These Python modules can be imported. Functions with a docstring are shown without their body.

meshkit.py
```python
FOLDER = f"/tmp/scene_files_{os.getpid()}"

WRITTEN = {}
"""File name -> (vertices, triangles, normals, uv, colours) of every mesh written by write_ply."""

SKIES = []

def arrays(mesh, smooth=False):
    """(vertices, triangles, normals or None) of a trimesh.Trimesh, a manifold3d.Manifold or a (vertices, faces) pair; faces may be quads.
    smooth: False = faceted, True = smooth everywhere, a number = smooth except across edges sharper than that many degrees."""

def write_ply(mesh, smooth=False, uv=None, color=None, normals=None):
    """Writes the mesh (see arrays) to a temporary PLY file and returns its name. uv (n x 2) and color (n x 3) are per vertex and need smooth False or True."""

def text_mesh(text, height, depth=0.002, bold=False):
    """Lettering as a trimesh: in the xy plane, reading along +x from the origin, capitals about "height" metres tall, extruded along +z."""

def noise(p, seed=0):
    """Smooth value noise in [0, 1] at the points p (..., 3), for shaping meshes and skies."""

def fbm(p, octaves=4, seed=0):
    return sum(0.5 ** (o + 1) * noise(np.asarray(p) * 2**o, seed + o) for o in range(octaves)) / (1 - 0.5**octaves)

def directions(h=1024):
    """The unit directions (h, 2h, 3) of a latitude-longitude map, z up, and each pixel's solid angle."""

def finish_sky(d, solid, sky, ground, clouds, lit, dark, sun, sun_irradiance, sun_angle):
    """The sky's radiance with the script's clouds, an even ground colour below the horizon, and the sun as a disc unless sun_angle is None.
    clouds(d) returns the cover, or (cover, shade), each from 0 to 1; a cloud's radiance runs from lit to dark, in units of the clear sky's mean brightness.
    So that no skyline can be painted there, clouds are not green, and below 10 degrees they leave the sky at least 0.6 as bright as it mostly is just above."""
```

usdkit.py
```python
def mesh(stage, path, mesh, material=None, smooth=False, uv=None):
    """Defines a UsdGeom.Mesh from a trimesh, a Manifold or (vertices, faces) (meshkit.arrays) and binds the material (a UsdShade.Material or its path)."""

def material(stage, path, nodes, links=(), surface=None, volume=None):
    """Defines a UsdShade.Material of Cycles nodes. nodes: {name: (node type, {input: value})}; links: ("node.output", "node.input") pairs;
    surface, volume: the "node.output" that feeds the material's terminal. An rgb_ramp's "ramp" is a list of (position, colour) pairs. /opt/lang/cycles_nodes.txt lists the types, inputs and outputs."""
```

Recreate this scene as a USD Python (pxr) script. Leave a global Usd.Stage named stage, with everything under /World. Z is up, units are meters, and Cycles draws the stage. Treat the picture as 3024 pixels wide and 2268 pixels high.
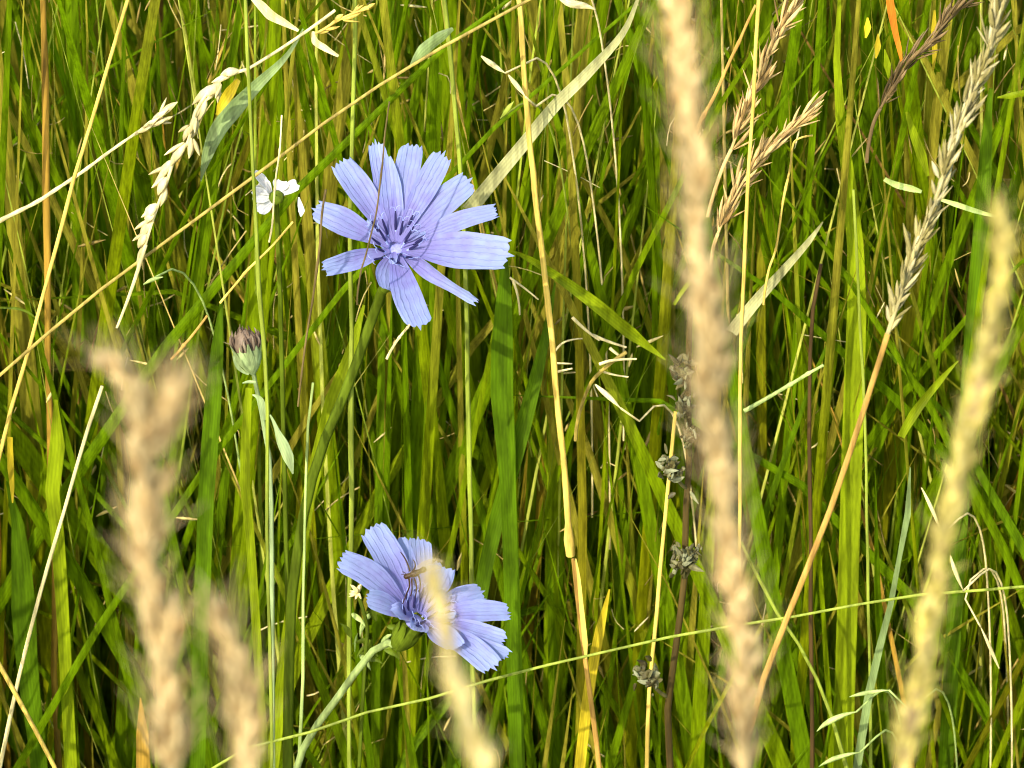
import math, random
import numpy as np
import usdkit, meshkit
from pxr import Usd, UsdGeom, UsdLux, UsdShade, Gf, Sdf
from scipy.interpolate import PchipInterpolator, CubicSpline
from scipy.optimize import least_squares
import manifold3d as m3
import trimesh

rng = np.random.default_rng(11)
random.seed(11)
stage = Usd.Stage.CreateInMemory()
UsdGeom.SetStageUpAxis(stage, 'Z'); UsdGeom.SetStageMetersPerUnit(stage, 1.0)
UsdGeom.Xform.Define(stage, '/World'); UsdGeom.Scope.Define(stage, '/World/Looks')

# ---------------------------------------------------------------- camera, sky, sun, exposure
PITCH = math.radians(22.0)
CAM = np.array([0.0, 0.0, 0.79])
FWD = np.array([0, math.cos(PITCH), -math.sin(PITCH)])
RIGHT = np.array([1.0, 0, 0]); UP = np.array([0, math.sin(PITCH), math.cos(PITCH)])
TAN = 0.1
EXPOSURE = 1.45
cam = UsdGeom.Camera.Define(stage, '/World/camera')
cam.AddTranslateOp().Set(Gf.Vec3d(*CAM)); cam.AddRotateXOp().Set(90 - math.degrees(PITCH))
cam.CreateHorizontalApertureAttr(36.0); cam.CreateVerticalApertureAttr(27.0); cam.CreateFocalLengthAttr(18.0 / TAN)
cam.CreateFStopAttr(64.0); cam.CreateFocusDistanceAttr(1.0)
cam.CreateClippingRangeAttr(Gf.Vec2f(0.02, 5000)); cam.CreateExposureAttr(EXPOSURE)

SUN_EL = math.radians(33.0)
SUN = np.array([-0.48, -0.88]); SUN = SUN / np.linalg.norm(SUN)
SUN = np.array([SUN[0] * math.cos(SUN_EL), SUN[1] * math.cos(SUN_EL), math.sin(SUN_EL)])
usdkit.material(stage, '/World/Looks/sky_air', {
    'sky': ('sky_texture', {'sky_type': 'single_scattering', 'sun_disc': False, 'sun_elevation': SUN_EL,
                            'sun_rotation': math.atan2(SUN[0], SUN[1]), 'aerosol_density': 1.5}),
    'bg': ('background_shader', {'strength': 0.15})}, [('sky.color', 'bg.color')], surface='bg.background')
dome = UsdLux.DomeLight.Define(stage, '/World/sky')
UsdShade.MaterialBindingAPI.Apply(dome.GetPrim()).Bind(UsdShade.Material.Get(stage, '/World/Looks/sky_air'))
dome.GetPrim().SetCustomDataByKey('kind', 'structure'); dome.GetPrim().SetCustomDataByKey('label', 'clear blue daylight sky over the meadow')
dome.GetPrim().SetCustomDataByKey('category', 'sky')
sun = UsdLux.DistantLight.Define(stage, '/World/sun')
sun.CreateIntensityAttr(0.60); sun.CreateNormalizeAttr(True); sun.CreateAngleAttr(0.5); sun.CreateColorAttr(Gf.Vec3f(1.0, 0.93, 0.80))
zx = np.cross([0, 0, 1.0], SUN); zx /= np.linalg.norm(zx); zy = np.cross(SUN, zx)
sun.AddTransformOp().Set(Gf.Matrix4d(*zx, 0, *zy, 0, *SUN, 0, 0, 0, 3, 1))

# ---------------------------------------------------------------- helpers
PX = 2 * TAN / 3024           # metres at one metre for one pixel of the photograph
def ray(x, y): return FWD + RIGHT * TAN * (x - 1512) / 1512 - UP * TAN * (y - 1134) / 1512
def at(x, y, Y):
    d = ray(x, y); return CAM + d * (Y / d[1])
def pix(p):
    p = np.asarray(p) - CAM; z = p @ FWD
    return np.stack([1512 + (p @ RIGHT) / z * 1512 / TAN, 1134 - (p @ UP) / z * 1512 / TAN, z], -1)
def lin(r, g, b, k=1.0):
    c = np.array([r, g, b]) / 255.0
    return tuple(np.where(c <= 0.04045, c / 12.92, ((c + 0.055) / 1.055) ** 2.4) * k)
def unit(a): a = np.asarray(a, float); return a / max(np.linalg.norm(a), 1e-12)

class MB:
    def __init__(s): s.v, s.f, s.uv, s.n, s.k = [], [], [], 0, 0
    def add(s, v, f, uv):
        s.v.append(v); s.f.append(np.asarray(f) + s.n); s.uv.append(uv); s.n += len(v); s.k += 1
    def grid(s, P, U, V, wrap=False):
        n, m = P.shape[:2]
        i = np.arange(n * m).reshape(n, m)
        a, b = i[:-1], i[1:]
        if wrap: a2, b2 = np.roll(a, -1, 1), np.roll(b, -1, 1)
        else: a, a2, b, b2 = a[:, :-1], a[:, 1:], b[:, :-1], b[:, 1:]
        q = np.stack([a, a2, b2, b], -1).reshape(-1, 4)
        f = np.vstack([q[:, [0, 1, 2]], q[:, [0, 2, 3]]])
        s.add(P.reshape(-1, 3), f, np.stack([np.broadcast_to(U, (n, m)).ravel(), np.broadcast_to(V, (n, m)).ravel()], -1))
    def data(s): return np.vstack(s.v), np.vstack(s.f), np.vstack(s.uv)

def spline(pts, n):
    pts = np.asarray(pts, float)
    if len(pts) == 2: t = np.linspace(0, 1, n)[:, None]; return pts[0] * (1 - t) + pts[1] * t
    L = np.r_[0, np.cumsum(np.linalg.norm(np.diff(pts, axis=0), axis=1))]
    return PchipInterpolator(L, pts)(np.linspace(0, L[-1], n))
def frames(P, ref):
    T = np.gradient(P, axis=0); T /= np.maximum(np.linalg.norm(T, axis=1, keepdims=True), 1e-12)
    A = np.zeros_like(P); a = np.asarray(ref, float)
    for i in range(len(P)):
        a = a - T[i] * (a @ T[i]); a = unit(a); A[i] = a
    return T, A, np.cross(T, A)
def tube(mb, P, r, k=7, ref=(1, 0.2, 0.1), seed=None):
    P = np.asarray(P, float); T, A, B = frames(P, ref); r = np.broadcast_to(r, len(P))
    P = np.vstack([P[:1] - T[:1] * 1e-5, P, P[-1:] + T[-1:] * 1e-5]); A = np.vstack([A[:1], A, A[-1:]]); B = np.vstack([B[:1], B, B[-1:]])
    r = np.r_[1e-6, r, 1e-6]
    th = np.arange(k) * 2 * math.pi / k
    G = P[:, None] + r[:, None, None] * (np.cos(th)[None, :, None] * A[:, None] + np.sin(th)[None, :, None] * B[:, None])
    sd = mb.k if seed is None else seed
    mb.grid(G, sd + 0.05 + 0.9 * np.arange(k)[None] / k, np.linspace(0, 1, len(P))[:, None], wrap=True)
def ribbon(mb, P, w, across=(1, 0, 0), fold=0.18, twist=0.0, seed=None, wave=0.0, m=5):
    """A leaf blade: w is the full width along P, folded along its midrib."""
    P = np.asarray(P, float); T, A, B = frames(P, across); n = len(P)
    tw = np.linspace(0, twist, n)[:, None]
    A, B = A * np.cos(tw) + B * np.sin(tw), B * np.cos(tw) - A * np.sin(tw)
    w = np.broadcast_to(w, n)[:, None, None]; c = np.linspace(-1, 1, m)
    rip = wave * np.sin(np.linspace(0, 9, n) + 1.3)[:, None, None] * c[None, :, None]
    G = P[:, None] + 0.5 * w * c[None, :, None] * A[:, None] + w * (fold * np.abs(c)[None, :, None] + rip) * B[:, None]
    sd = mb.k if seed is None else seed
    mb.grid(G, sd + 0.05 + 0.45 * (c[None] + 1), np.linspace(0, 1, n)[:, None])
def spindle(mb, p, d, L, w, k=5, prof=(0.25, 0.85, 1.0, 0.7, 0.08), flat=1.0, bend=None, seed=None):
    d = unit(d); n = len(prof); t = np.linspace(0, 1, n)
    P = np.asarray(p) + np.outer(t * L, d)
    if bend is not None: P = P + np.outer(t ** 2 * L, bend)
    T, A, B = frames(P, (0.31, 0.2, 0.93) if abs(d[2]) < 0.8 else (1, 0.1, 0.1))
    th = np.arange(k) * 2 * math.pi / k; r = np.array(prof) * w / 2
    G = P[:, None] + r[:, None, None] * (np.cos(th)[None, :, None] * A[:, None] + flat * np.sin(th)[None, :, None] * B[:, None])
    sd = mb.k if seed is None else seed
    mb.grid(G, sd + 0.05 + 0.9 * np.arange(k)[None] / k, t[:, None], wrap=True)

used = {}
def numbered(path):
    k = used.get(path, 0); used[path] = k + 1
    return path if k == 0 else '%s_%03d' % (path, k)
def tag(o, label=None, category=None, group=None, kind=None):
    for k, v in (('label', label), ('category', category), ('group', group), ('kind', kind)):
        if v: o.SetCustomDataByKey(k, v)
    return o
BASE = {}
def thing(name, base, label, category, group=None):
    x = UsdGeom.Xform.Define(stage, numbered('/World/' + name)); x.AddTranslateOp().Set(Gf.Vec3d(*map(float, base)))
    BASE[str(x.GetPath())] = np.asarray(base, float)
    return tag(x.GetPrim(), label, category, group)
def obj(name, mb, mat, parent=None, base=None, smooth=True, label=None):
    v, f, uv = mb.data() if isinstance(mb, MB) else mb
    where = str(parent.GetPath()) if parent else '/World'
    path = numbered(where + '/' + name)
    if parent is None:
        b = np.zeros(3) if base is None else np.asarray(base, float)
        m = usdkit.mesh(stage, path, (v - b, f), mat, smooth=smooth, uv=uv)
        if base is not None: UsdGeom.Xformable(m).AddTranslateOp().Set(Gf.Vec3d(*map(float, b)))
    else:
        b = BASE[where]
        m = usdkit.mesh(stage, path, (v - b, f), mat, smooth=smooth, uv=uv); BASE[path] = b
    if label: m.GetPrim().SetCustomDataByKey('label', label)
    return m.GetPrim()

# ---------------------------------------------------------------- materials
def leaf_mat(name, ramp, trans=0.35, rough=0.5, spec=0.2, tip=None, tip_at=0.75, base=None, vein=0.09, veins=5.0, mottle=0.40, nscale=700.0, tcol=1.0):
    """ramp: the colours a blade may have, one per blade; tip, base: what it turns to at its ends; u = blade number + place across, v = along."""
    n = {'uv': ('uvmap', {'attribute': 'st'}), 'xyz': ('separate_xyz', {}),
         'fl': ('math', {'math_type': 'floor'}), 'fr': ('math', {'math_type': 'fraction'}),
         'wn': ('white_noise_texture', {'dimensions': '1D'}), 'ramp': ('rgb_ramp', {'ramp': ramp}),
         'geo': ('geometry', {}), 'map': ('vector_math', {'math_type': 'multiply', 'vector2': (1.0, 1.0, 0.16)}),
         'noi': ('noise_texture', {'scale': nscale, 'detail': 4.0, 'roughness': 0.65}),
         'nr': ('map_range', {'from_min': 0.36, 'from_max': 0.64, 'to_min': 1 - mottle, 'to_max': 1 + mottle, 'clamp': True}),
         'cyc': ('math', {'math_type': 'multiply', 'value2': veins * 6.2832}), 'sin': ('math', {'math_type': 'sine'}),
         'vr': ('map_range', {'from_min': -1.0, 'from_max': 1.0, 'to_min': 1 - vein, 'to_max': 1 + vein, 'clamp': True}),
         'mul': ('math', {'math_type': 'multiply'}), 'sc': ('vector_math', {'math_type': 'scale'}),
         'p': ('principled_bsdf', {'roughness': rough, 'specular_ior_level': spec}), 'bmp': ('bump', {'strength': 0.35, 'distance': 0.0002})}
    l = [('uv.UV', 'xyz.vector'), ('xyz.x', 'fl.value1'), ('xyz.x', 'fr.value1'), ('fl.value', 'wn.w'), ('wn.value', 'ramp.fac'),
         ('geo.position', 'map.vector1'), ('map.vector', 'noi.vector'), ('noi.fac', 'nr.value'), ('fr.value', 'cyc.value1'), ('cyc.value', 'sin.value1'),
         ('sin.value', 'vr.value'), ('vr.result', 'mul.value1'), ('nr.result', 'mul.value2'), ('mul.value', 'sc.scale'), ('mul.value', 'bmp.height'), ('bmp.normal', 'p.normal')]
    col = 'ramp.color'
    for key, c, lo, hi in (('tip', tip, tip_at, 1.0), ('bas', base, 0.45, 0.0)):
        if c is None: continue
        n[key + 'a'] = ('math', {'math_type': 'multiply_add', 'value2': 0.5, 'value3': -0.25})       # ragged, different on each blade
        n[key + 'b'] = ('math', {'math_type': 'add'})
        n[key + 'r'] = ('map_range', {'from_min': lo, 'from_max': hi, 'to_min': 0.0, 'to_max': 1.0, 'clamp': True})
        n[key + 'm'] = ('mix', {'mix_type': 'mix', 'color2': c})
        l += [('wn.value', key + 'a.value1'), (key + 'a.value', key + 'b.value1'), ('xyz.y', key + 'b.value2'), (key + 'b.value', key + 'r.value'),
              (key + 'r.result', key + 'm.fac'), (col, key + 'm.color1')]
        col = key + 'm.color'
    l += [(col, 'sc.vector1'), ('sc.vector', 'p.base_color')]
    out = 'p.BSDF'
    if trans:
        n['tr'] = ('translucent_bsdf', {}); n['mx'] = ('mix_closure', {'fac': trans})
        n['tc'] = ('vector_math', {'math_type': 'multiply', 'vector2': (1.25 * tcol, 1.1 * tcol, 0.5 * tcol)})
        l += [('sc.vector', 'tc.vector1'), ('tc.vector', 'tr.color'), ('p.BSDF', 'mx.closure1'), ('tr.BSDF', 'mx.closure2')]
        out = 'mx.closure'
    return usdkit.material(stage, '/World/Looks/' + name, n, l, surface=out)

G1, G2, G3, G4 = (0.084, 0.156, 0.0010), (0.118, 0.200, 0.0010), (0.160, 0.228, 0.0012), (0.20, 0.215, 0.002)
STRAW, TAN_, OCH, BRN = (0.62, 0.45, 0.14), (0.42, 0.28, 0.10), (0.36, 0.19, 0.012), (0.12, 0.07, 0.015)
M_GRASS = leaf_mat('grass_green', [(0, G1), (0.25, G2), (0.5, (0.115, 0.185, 0.001)), (0.72, G3), (0.95, G4), (0.985, (0.20, 0.17, 0.008)), (1, (0.26, 0.17, 0.012))], trans=0.55, spec=0.05, rough=0.6, mottle=0.42, tcol=1.15,
                   tip=(0.26, 0.23, 0.02), tip_at=0.92, base=(0.12, 0.135, 0.002))
M_OUTER = leaf_mat('grass_outer', [(0, G1), (0.5, G2), (1, G3)], trans=0.3, tip=(0.35, 0.25, 0.06), tip_at=0.8)
M_DRYG = leaf_mat('grass_dry', [(0, BRN), (0.25, (0.22, 0.14, 0.02)), (0.5, OCH), (0.75, (0.42, 0.30, 0.06)), (1, STRAW)], trans=0.2, mottle=0.45)
M_LITTER = leaf_mat('litter_pale', [(0, (0.16, 0.11, 0.025)), (0.4, (0.40, 0.30, 0.07)), (0.75, (0.60, 0.48, 0.16)), (1, (0.70, 0.60, 0.28))], trans=0.15)
def plain(name, c, trans=0.15, mott=0.42, ns=380, **k):
    c = np.array(c); return leaf_mat(name, [(0, tuple(c * 0.88)), (1, tuple(c * 1.1))], trans=trans, mottle=mott, nscale=ns, **k)
M_STRAW = plain('straw_yellow', (0.66, 0.47, 0.09)); M_PALE = plain('straw_pale', (0.72, 0.60, 0.27)); M_BROWNST = plain('straw_brown', (0.36, 0.27, 0.055))
M_ORANGE = plain('stalk_orange', (0.30, 0.175, 0.022), mott=0.6, ns=200); M_TAN = plain('stalk_tan', (0.42, 0.24, 0.05)); M_DARK = plain('stalk_dark', (0.05, 0.028, 0.008), trans=0)
M_DRAB = plain('stem_drab', (0.13, 0.09, 0.03)); M_YGREEN = plain('stem_yellow_green', (0.23, 0.28, 0.030)); M_BGREEN = plain('stem_pale_green', (0.36, 0.46, 0.13)); M_GREYG = plain('leaf_grey_green', (0.19, 0.26, 0.085), 0.3)
M_RIBBON = plain('leaf_bleached', (0.34, 0.33, 0.14), 0.25); M_BROAD = plain('leaf_broad_green', (0.075, 0.145, 0.002), 0.42, veins=7, spec=0.1); M_YLEAF = plain('leaf_yellow_green', (0.20, 0.26, 0.004), 0.4, spec=0.1)
M_STEMG = plain('stem_green', (0.075, 0.108, 0.006), 0.1, spec=0.1); M_ORLEAF = plain('leaf_orange', (0.62, 0.20, 0.015), 0.3); M_YEL = plain('leaf_yellow', (0.50, 0.38, 0.015), 0.3)
M_HEAD = leaf_mat('seed_head_tan', [(0, (0.32, 0.20, 0.075)), (0.35, (0.53, 0.39, 0.165)), (0.75, (0.66, 0.53, 0.26)), (1, (0.46, 0.32, 0.16))], trans=0.25, nscale=170.0, mottle=0.42, tip=(0.66, 0.53, 0.26), tip_at=0.5)
M_HEADG = leaf_mat('seed_head_green', [(0, (0.32, 0.27, 0.05)), (0.5, (0.54, 0.45, 0.12)), (1, (0.66, 0.57, 0.20))], trans=0.2)
M_HEADY = leaf_mat('seed_head_yellow', [(0, (0.48, 0.39, 0.12)), (0.5, (0.58, 0.48, 0.19)), (1, (0.66, 0.57, 0.29))], trans=0.2)
M_HEADB = leaf_mat('seed_head_grey', [(0, (0.20, 0.17, 0.05)), (0.5, (0.34, 0.29, 0.11)), (1, (0.50, 0.45, 0.24))], trans=0.2)
M_PANB = leaf_mat('panicle_brown', [(0, (0.26, 0.16, 0.05)), (0.5, (0.48, 0.33, 0.12)), (1, (0.66, 0.50, 0.20))], trans=0.2)
M_GREYGREEN = plain('bract_grey_green', (0.28, 0.36, 0.15), 0.2); M_WILT = leaf_mat('wilted_floret', [(0, (0.06, 0.038, 0.022)), (0.5, (0.13, 0.088, 0.058)), (1, (0.25, 0.20, 0.13))], trans=0.1)
M_WHITE = plain('petal_white', (0.60, 0.60, 0.58), 0.3, 0.12); M_ANTH = plain('anther_indigo', (0.015, 0.014, 0.060), 0, 0.2); M_CENTRE = plain('centre_blue', (0.26, 0.27, 0.60), 0.2, 0.15); M_STYLE = plain('style_blue', (0.33, 0.40, 0.80), 0.2, 0.1)

def petal_mat(name, tipc, basec, veinc):
    n = {'uv': ('uvmap', {'attribute': 'st'}), 'xyz': ('separate_xyz', {}), 'fr': ('math', {'math_type': 'fraction'}),
         'fl': ('math', {'math_type': 'floor'}), 'wn': ('white_noise_texture', {'dimensions': '1D'}),
         'wr': ('map_range', {'from_min': 0.0, 'from_max': 1.0, 'to_min': 0.93, 'to_max': 1.05, 'clamp': True}),
         'ramp': ('rgb_ramp', {'ramp': [(0, basec), (0.22, basec), (0.62, tuple(0.45 * np.array(basec) + 0.55 * np.array(tipc))), (1, tipc)]}),
         'geo': ('geometry', {}), 'n0': ('noise_texture', {'scale': 420.0, 'detail': 3.0}), 'n0s': ('math', {'math_type': 'multiply_add', 'value2': 1.1, 'value3': -0.55}), 'add': ('math', {'math_type': 'add'}),
         'dis': ('noise_texture', {'scale': 500.0, 'detail': 2.0}), 'dm': ('math', {'math_type': 'multiply_add', 'value2': 0.13}),
         'cyc': ('math', {'math_type': 'multiply', 'value2': 6.2832 * 6}), 'sin': ('math', {'math_type': 'sine'}),
         'vr': ('map_range', {'from_min': 0.55, 'from_max': 1.0, 'to_min': 0.0, 'to_max': 1.0, 'clamp': True}),
         'vf': ('map_range', {'from_min': 0.0, 'from_max': 1.0, 'to_min': 0.20, 'to_max': 0.03, 'clamp': True}), 'vm': ('math', {'math_type': 'multiply'}), 'nv': ('map_range', {'from_min': 0.40, 'from_max': 0.62, 'to_min': 0.1, 'to_max': 1.2, 'clamp': True}), 'vn': ('math', {'math_type': 'multiply'}),
         'mix': ('mix', {'mix_type': 'mix', 'color2': veinc}), 'sc': ('vector_math', {'math_type': 'scale'}),
         'bmp': ('bump', {'strength': 0.5, 'distance': 0.0003, 'invert': True}),
         'p': ('principled_bsdf', {'roughness': 0.55, 'specular_ior_level': 0.25, 'sheen_weight': 0.1}), 'tr': ('translucent_bsdf', {}), 'mx': ('mix_closure', {'fac': 0.38})}
    l = [('uv.UV', 'xyz.vector'), ('xyz.x', 'fr.value1'), ('xyz.x', 'fl.value1'), ('fl.value', 'wn.w'), ('wn.value', 'wr.value'), ('geo.position', 'n0.vector'), ('n0.fac', 'n0s.value1'),
         ('n0s.value', 'add.value1'), ('xyz.y', 'add.value2'), ('add.value', 'ramp.fac'), ('geo.position', 'dis.vector'), ('dis.fac', 'dm.value1'), ('fr.value', 'dm.value3'),
         ('dm.value', 'cyc.value1'), ('cyc.value', 'sin.value1'), ('sin.value', 'vr.value'), ('xyz.y', 'vf.value'), ('vr.result', 'vm.value1'), ('vf.result', 'vm.value2'),
         ('dis.fac', 'nv.value'), ('vm.value', 'vn.value1'), ('nv.result', 'vn.value2'), ('vn.value', 'mix.fac'), ('ramp.color', 'mix.color1'), ('mix.color', 'sc.vector1'), ('wr.result', 'sc.scale'), ('sc.vector', 'p.base_color'), ('sc.vector', 'tr.color'),
         ('vr.result', 'bmp.height'), ('bmp.normal', 'p.normal'), ('p.BSDF', 'mx.closure1'), ('tr.BSDF', 'mx.closure2')]
    return usdkit.material(stage, '/World/Looks/' + name, n, l, surface='mx.closure')
M_PETAL = petal_mat('petal_chicory', (0.265, 0.325, 0.57), (0.195, 0.18, 0.44), (0.125, 0.11, 0.33))

usdkit.material(stage, '/World/Looks/soil', {
    'geo': ('geometry', {}), 'n': ('noise_texture', {'scale': 35.0, 'detail': 6.0, 'roughness': 0.7}),
    'r': ('rgb_ramp', {'ramp': [(0.25, (0.020, 0.014, 0.006)), (0.5, (0.040, 0.034, 0.010)), (0.75, (0.055, 0.070, 0.012))]}),
    'b': ('bump', {'strength': 0.8, 'distance': 0.01}), 'p': ('principled_bsdf', {'roughness': 0.9, 'specular_ior_level': 0.1})},
    [('geo.position', 'n.vector'), ('n.fac', 'r.fac'), ('r.color', 'p.base_color'), ('n.fac', 'b.height'), ('b.normal', 'p.normal')], surface='p.BSDF')

# ---------------------------------------------------------------- ground
gx = np.r_[-300, -60, -15, np.linspace(-4, 4, 60), 15, 60, 300]; gy = np.r_[-300, -60, -12, np.linspace(-3, 7, 70), 15, 60, 300]
XX, YY = np.meshgrid(gx, gy); near = np.exp(-(XX ** 2 + (YY - 1) ** 2) / 16)
ZZ = -0.004 - 0.03 * meshkit.fbm(np.stack([XX * 3, YY * 3, XX * 0], -1), 4, 5) * near
mb = MB(); mb.grid(np.stack([XX, YY, ZZ], -1), XX * 0, YY * 0)
tag(obj('ground', mb, '/World/Looks/soil'), 'dark soil under the meadow grass', 'ground', kind='structure')

# ---------------------------------------------------------------- meadow grass (nobody could count it)
def blades(N, xr, yr, hmin, hmax, wmin, wmax, n=9, seed=1, lean=0.13, bend=0.35, clump=True, m=3, hz=None, thin=False):
    g = np.random.default_rng(seed)
    x = g.uniform(*xr, N); y = g.uniform(*yr, N)
    if clump:                                                     # gather in tussocks
        K = max(3, N // 26); cx = g.uniform(*xr, K); cy = g.uniform(*yr, K); ci = g.integers(0, K, N); sel = g.random(N) < 0.65
        x = np.where(sel, cx[ci] + g.normal(0, 0.008, N), x); y = np.where(sel, cy[ci] + np.abs(g.normal(0, 0.008, N)), y)
        ca = g.normal(0, 1, (K, 2)) * lean * 0.7; la = ca[ci]
    else: la = np.zeros((N, 2))
    L = g.uniform(hmin, hmax, N)
    if hz is not None: L = np.minimum(L, hz(y) * g.uniform(0.6, 1.0, N))
    lean2 = la + g.normal(0, lean, (N, 2)); wild = g.random(N) < 0.10; lean2[wild] *= 2.6
    bd = g.normal(0, bend, (N, 2)) * (g.random((N, 1)) ** 1.5)
    t = np.linspace(0, 1, n)[None, :, None]
    lat = lean2[:, None] * t + bd[:, None] * t ** 3 * 0.6
    dxy = np.concatenate([lat[:, :1] * 0, np.diff(lat, axis=1)], 1)
    dz = np.sqrt(np.maximum((1 / (n - 1)) ** 2 - (dxy ** 2).sum(-1), 1e-5)); dz[:, 0] = 0
    P = np.concatenate([np.stack([x, y], -1)[:, None] + lat * L[:, None, None], (np.cumsum(dz, 1) * L[:, None])[..., None]], -1)
    W = wmin + (wmax - wmin) * g.random(N) ** 1.3
    prof = np.minimum(1, 0.55 + np.linspace(0, 1, n) * 2.2) * (1 - np.linspace(0, 1, n) ** 3.2) ** 0.8 + 0.01
    phi = g.normal(0, 0.75, N); tw = g.normal(0, 0.6, N)
    ph = phi[:, None] + tw[:, None] * np.linspace(0, 1, n)[None]
    T = np.gradient(P, axis=1); T /= np.linalg.norm(T, axis=2, keepdims=True)
    A = np.stack([np.cos(ph), np.sin(ph), 0 * ph], -1); A -= T * (A * T).sum(-1, keepdims=True); A /= np.linalg.norm(A, axis=2, keepdims=True)
    B = np.cross(T, A); fold = g.uniform(0.05, 0.32, N)
    c = np.linspace(-1, 1, m); w = (W[:, None] * prof[None])[:, :, None, None]
    V = P[:, :, None] + 0.5 * w * c[None, None, :, None] * A[:, :, None] + w * fold[:, None, None, None] * (np.abs(c)[None, None, :, None] - 0.5) * B[:, :, None]
    return V, np.linspace(0, 1, n), c, g
def keep(V, front):
    """Leaves out blades that would stand between the camera and the flowers."""
    q = pix(V.reshape(-1, 3)).reshape(V.shape); inside = (np.abs(q[..., 0] - 1512) < 1700) & (np.abs(q[..., 1] - 1134) < 1330) & (q[..., 2] > 0.02)
    return ~(inside & (V[..., 1] < front)).any((1, 2))
def grass_mesh(sets, front=0.975, start=0):
    vs, fs, us, n0, k0 = [], [], [], 0, start
    for V, t, c, g in sets:
        V = V[keep(V, front)]; N, n, m = V.shape[:3]
        i = np.arange(N * n * m).reshape(N, n, m)
        q = np.stack([i[:, :-1, :-1], i[:, :-1, 1:], i[:, 1:, 1:], i[:, 1:, :-1]], -1).reshape(-1, 4)
        fs.append(np.vstack([q[:, [0, 1, 2]], q[:, [0, 2, 3]]]) + n0)
        u = (k0 + np.arange(N))[:, None, None] + 0.05 + 0.45 * (c[None, None] + 1) + 0 * t[None, :, None]
        v = np.broadcast_to(t[None, :, None], (N, n, m))
        vs.append(V.reshape(-1, 3)); us.append(np.stack([u.ravel(), v.ravel()], -1)); n0 += N * n * m; k0 += N
    return np.vstack(vs), np.vstack(fs), np.vstack(us)
sight = lambda y: np.clip(0.79 - 0.494 * y - 0.02, 0.05, 0.42)
green = grass_mesh([
    blades(3000, (-0.25, 0.25), (0.982, 1.09), 0.36, 0.60, 0.0012, 0.0052, n=14, seed=3, lean=0.13, bend=0.45),
    blades(2800, (-0.23, 0.23), (0.980, 1.06), 0.27, 0.48, 0.0010, 0.0048, n=14, seed=4, lean=0.19, bend=0.6),
    blades(3000, (-0.22, 0.22), (0.980, 1.05), 0.18, 0.40, 0.0012, 0.0050, n=12, seed=8, lean=0.18, bend=0.5),
    blades(420, (-0.23, 0.23), (0.985, 1.10), 0.34, 0.60, 0.0050, 0.0082, n=14, seed=9, lean=0.09, m=5),
    blades(7500, (-0.32, 0.32), (1.06, 1.60), 0.30, 0.56, 0.0018, 0.0068, n=10, seed=5, lean=0.15),
    blades(4200, (-0.45, 0.45), (1.50, 2.40), 0.30, 0.52, 0.0025, 0.0065, n=8, seed=6, lean=0.15),
    blades(4500, (-0.50, 0.50), (0.10, 0.97), 0.12, 0.40, 0.0020, 0.0055, n=7, seed=7, lean=0.12, hz=sight)])
tag(obj('meadow_grass', green, M_GRASS), 'dense green meadow grass filling the ground behind the blue flowers', 'grass', kind='stuff')
outer = []
for k, (xr, yr, N) in enumerate([((-1.8, -0.45), (-0.6, 3.6), 6500), ((0.45, 1.8), (-0.6, 3.6), 6500), ((-0.6, 0.6), (2.3, 4.2), 3500), ((-0.5, 0.5), (-0.6, 0.1), 700)]):
    outer.append(blades(N, xr, yr, 0.25, 0.50, 0.003, 0.007, n=6, seed=20 + k, lean=0.13, hz=(None if k < 3 else lambda y: 0 * y + 0.3)))
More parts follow.
